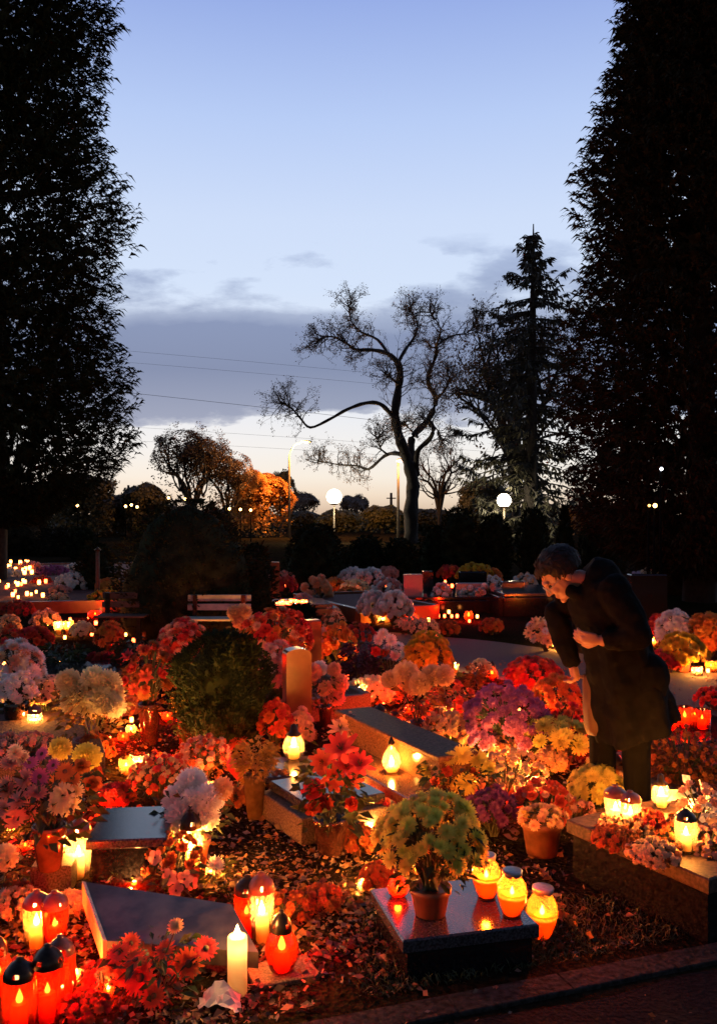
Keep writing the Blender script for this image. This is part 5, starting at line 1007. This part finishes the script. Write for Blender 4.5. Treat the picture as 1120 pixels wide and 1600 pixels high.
# hands
def hand(w, d, sd, up, curl):
    d = d.normalized(); sd = (sd - d * sd.dot(d)).normalized(); up = d.cross(sd)
    limbs(b, [w, w + d * .05, w + d * .085], [.022, .026, .024], 10); limbs(b, [w + d * .04 - sd * .022, w + d * .08 - sd * .028], [.014, .013], 8); limbs(b, [w + d * .04 + sd * .022, w + d * .08 + sd * .028], [.014, .013], 8)
    for i, L_ in enumerate((.066, .074, .07, .055)):
        q = w + d * .085 + sd * (-.03 + .02 * i); e1 = q + (d * math.cos(curl) + up * math.sin(curl)) * L_ * .5; e2 = e1 + (d * math.cos(curl * 2.2) + up * math.sin(curl * 2.2)) * L_ * .5
        limbs(b, [q, e1, e2], [.0095, .0085, .007], 8)
    q = w + d * .03 - sd * .026; limbs(b, [q, q + d * .03 - sd * .026 + up * .008, q + d * .058 - sd * .026 + up * .02], [.012, .0105, .008], 8)
hand(J(924, 992, -.20), Vector((-1, .1, .1)), Vector((0, -.5, 1)), 0, .5)
hand(J(900, 1038, .10), Vector((.2, -.2, -1)), Vector((-.2, -1, 0)), 0, .9)
body = b.build('body', SKIN, t); remesh(body, .0055, 2)
# coat: lofted shell with folds, sleeves joined to it
secs = [((888, 932), (928, 870), .085), ((889, 950), (955, 874), .17), ((897, 972), (974, 898), .195), ((909, 1008), (996, 950), .195), ((919, 1048), (1014, 1010), .19), ((926, 1084), (1029, 1048), .20), ((931, 1122), (1044, 1088), .21), ((936, 1164), (1056, 1122), .22)]
b = MB(); n = 32; vs = []
for i, (f_, k_, hw) in enumerate(secs):
    a, c_ = J(*f_) - org, J(*k_) - org; m_ = (a + c_) / 2; ax = (c_ - a) / 2
    for k in range(n):
        th = 6.2832 * k / n; fo = 1 + (.02 + .012 * i) * math.sin(th * 6 + i * .35) * (i > 2)
        vs.append(m_ + ax * (math.cos(th) * fo) + Vector((0, math.sin(th) * hw * fo, 0)))
m0 = len(vs); vs.append((J(908, 901) - org)); vs.append(J(992, 1118) - org)
b.add(vs, [(i * n + k, i * n + (k + 1) % n, (i + 1) * n + (k + 1) % n, (i + 1) * n + k) for i in range(len(secs) - 1) for k in range(n)] + [(m0, (k + 1) % n, k) for k in range(n)] + [(m0 + 1, m0 - n + k, m0 - n + (k + 1) % n) for k in range(n)], 0, True)
limbs(b, [J(945, 918, -.18), J(972, 982, -.26), J(936, 991, -.215)], [.085, .072, .052]); limbs(b, [J(925, 918, .17), J(882, 966, .2), J(899, 1036, .11)], [.085, .072, .052])
limbs(b, [J(890, 922, -.05), J(905, 932, -.09), J(928, 905, -.10), J(935, 882, -.03)], [.035, .035, .035, .03])
co = b.build('coat', COAT, t); remesh(co, .009, 2)
tx = bpy.data.textures.new('cloth folds', 'CLOUDS'); tx.noise_scale = .11; dm = co.modifiers.new('folds', 'DISPLACE'); dm.texture = tx; dm.strength = .035; dm.mid_level = .5
b = MB()
for sg, kx, ax in ((-1, 984, 988), (1, 948, 950)): limbs(b, [J(1000, 1050, sg * .09), J(kx, 1155, sg * .09), J(ax, 1268, sg * .09)], [.12, .075, .062])
tr_ = b.build('trousers', TROU, t); remesh(tr_, .01, 2)
for sg, ax in ((-1, 988), (1, 950)):
    b = MB(); c_ = J(ax, 1280, sg * .09) - org; c_.z = .042; b.ball(c_ + Vector((.0, 0, 0)), (.05, .044, .044), 12); b.ball(c_ + Vector((-.10, 0, -.008)), (.10, .046, .034), 12); s_ = b.build('shoe', SHOE, t); remesh(s_, .006, 2)
# hair: shell of strands over the skull
b = MB()
b.ball(hp(.03, 0, .052), (.105, .088, .088), 14, 0, hm)
hr = random.Random(3)
for i in range(1500):
    a = hr.uniform(0, 6.2832); q = hr.uniform(-.55, 1); v_ = Vector((math.cos(a) * math.sqrt(1 - q * q), math.sin(a) * math.sqrt(1 - q * q), q))
    if v_.x < -.42 and v_.z < .45: continue
    if v_.z < -.15 and v_.x < -.05: continue
    c_ = Vector((.025 + v_.x * .112, v_.y * .092, .045 + v_.z * .094)); tg = Vector((v_.z * .8 - .1 + hr.uniform(-.4, .4), hr.uniform(-.5, .5), -abs(v_.x) * .8 - .15)); tg = (tg - v_ * tg.dot(v_)).normalized()
    sd = v_.cross(tg) * .007; P = [c_ - tg * .03 + v_ * .004, c_ + v_ * .010, c_ + tg * .032 + v_ * hr.uniform(.0, .016)]
    W_ = [hp(*(p_ + e * k)) for p_, k in zip(P, (.8, 1, .4)) for e in (-sd, sd)]; b.add(W_, [(0, 1, 3, 2), (2, 3, 5, 4)], 0, True)
b.build('hair', HAIR, t)
EYE = surf('eye', (.06, .03, .02), .15)
for sg in (-1, 1): b = MB(); b.ball(hp(-.080, sg * .031, .004), .0115, 10); b.build('eye', EYE, t)
b = MB()
for sg in (-1, 1):
    b.tube([hp(-.104, sg * .034 + .023 * math.cos(q * 6.2832 / 14), .0 + .018 * math.sin(q * 6.2832 / 14)) for q in range(15)], [.0018] * 15, 5, 0, False)
    b.tube([hp(-.102, sg * .056, .004), hp(-.05, sg * .074, .006), hp(.01, sg * .082, .008)], [.0018] * 3, 5, 0, False)
b.tube([hp(-.106, -.011, .004), hp(-.108, 0, .008), hp(-.106, .011, .004)], [.0018] * 3, 5, 0, False); b.build('glasses', GREYMETAL, t)
# the bag in the lower hand
bt = thing('shopping_bag', J(938, 1150, .06), 'brown paper bag hanging from the hand of the bending person', 'bag'); o2 = Vector(bt.location); s_ = PY / F
b = MB(); vs = []
for z_, w_, d_ in ((0, 34, .06), (8, 36, .075), (40, 33, .07), (75, 27, .05), (92, 22, .03)):
    for k in range(16):
        a = 6.2832 * k / 16; cx_ = math.copysign(abs(math.cos(a)) ** .5, math.cos(a)); cy_ = math.copysign(abs(math.sin(a)) ** .5, math.sin(a)); j = 1 + .06 * math.sin(k * 2.4 + z_)
        vs.append(Vector((cx_ * w_ * s_ / 2 * j - z_ * s_ * .12, cy_ * d_ * j, z_ * s_)))
b.add(vs, [(i * 16 + k, i * 16 + (k + 1) % 16, i * 16 + 16 + (k + 1) % 16, i * 16 + 16 + k) for i in range(4) for k in range(16)] + [tuple(range(15, -1, -1))], 0, True)
b.build('bag_body', surf('brown bag paper', (.085, .032, .014), .6, .2, 12, .2, trans=.2), bt)
b = MB(); top_ = J(906, 1060, .08) - o2; b.tube([Vector((-.055, 0, 85 * s_)), top_ + Vector((-.01, 0, 0)), top_ + Vector((.01, 0, .0)), Vector((.02, 0, 85 * s_))], [.004] * 4, 6); b.build('handle', surf('bag handle', (.2, .1, .05), .6), bt)
print('lamps', NL[0])
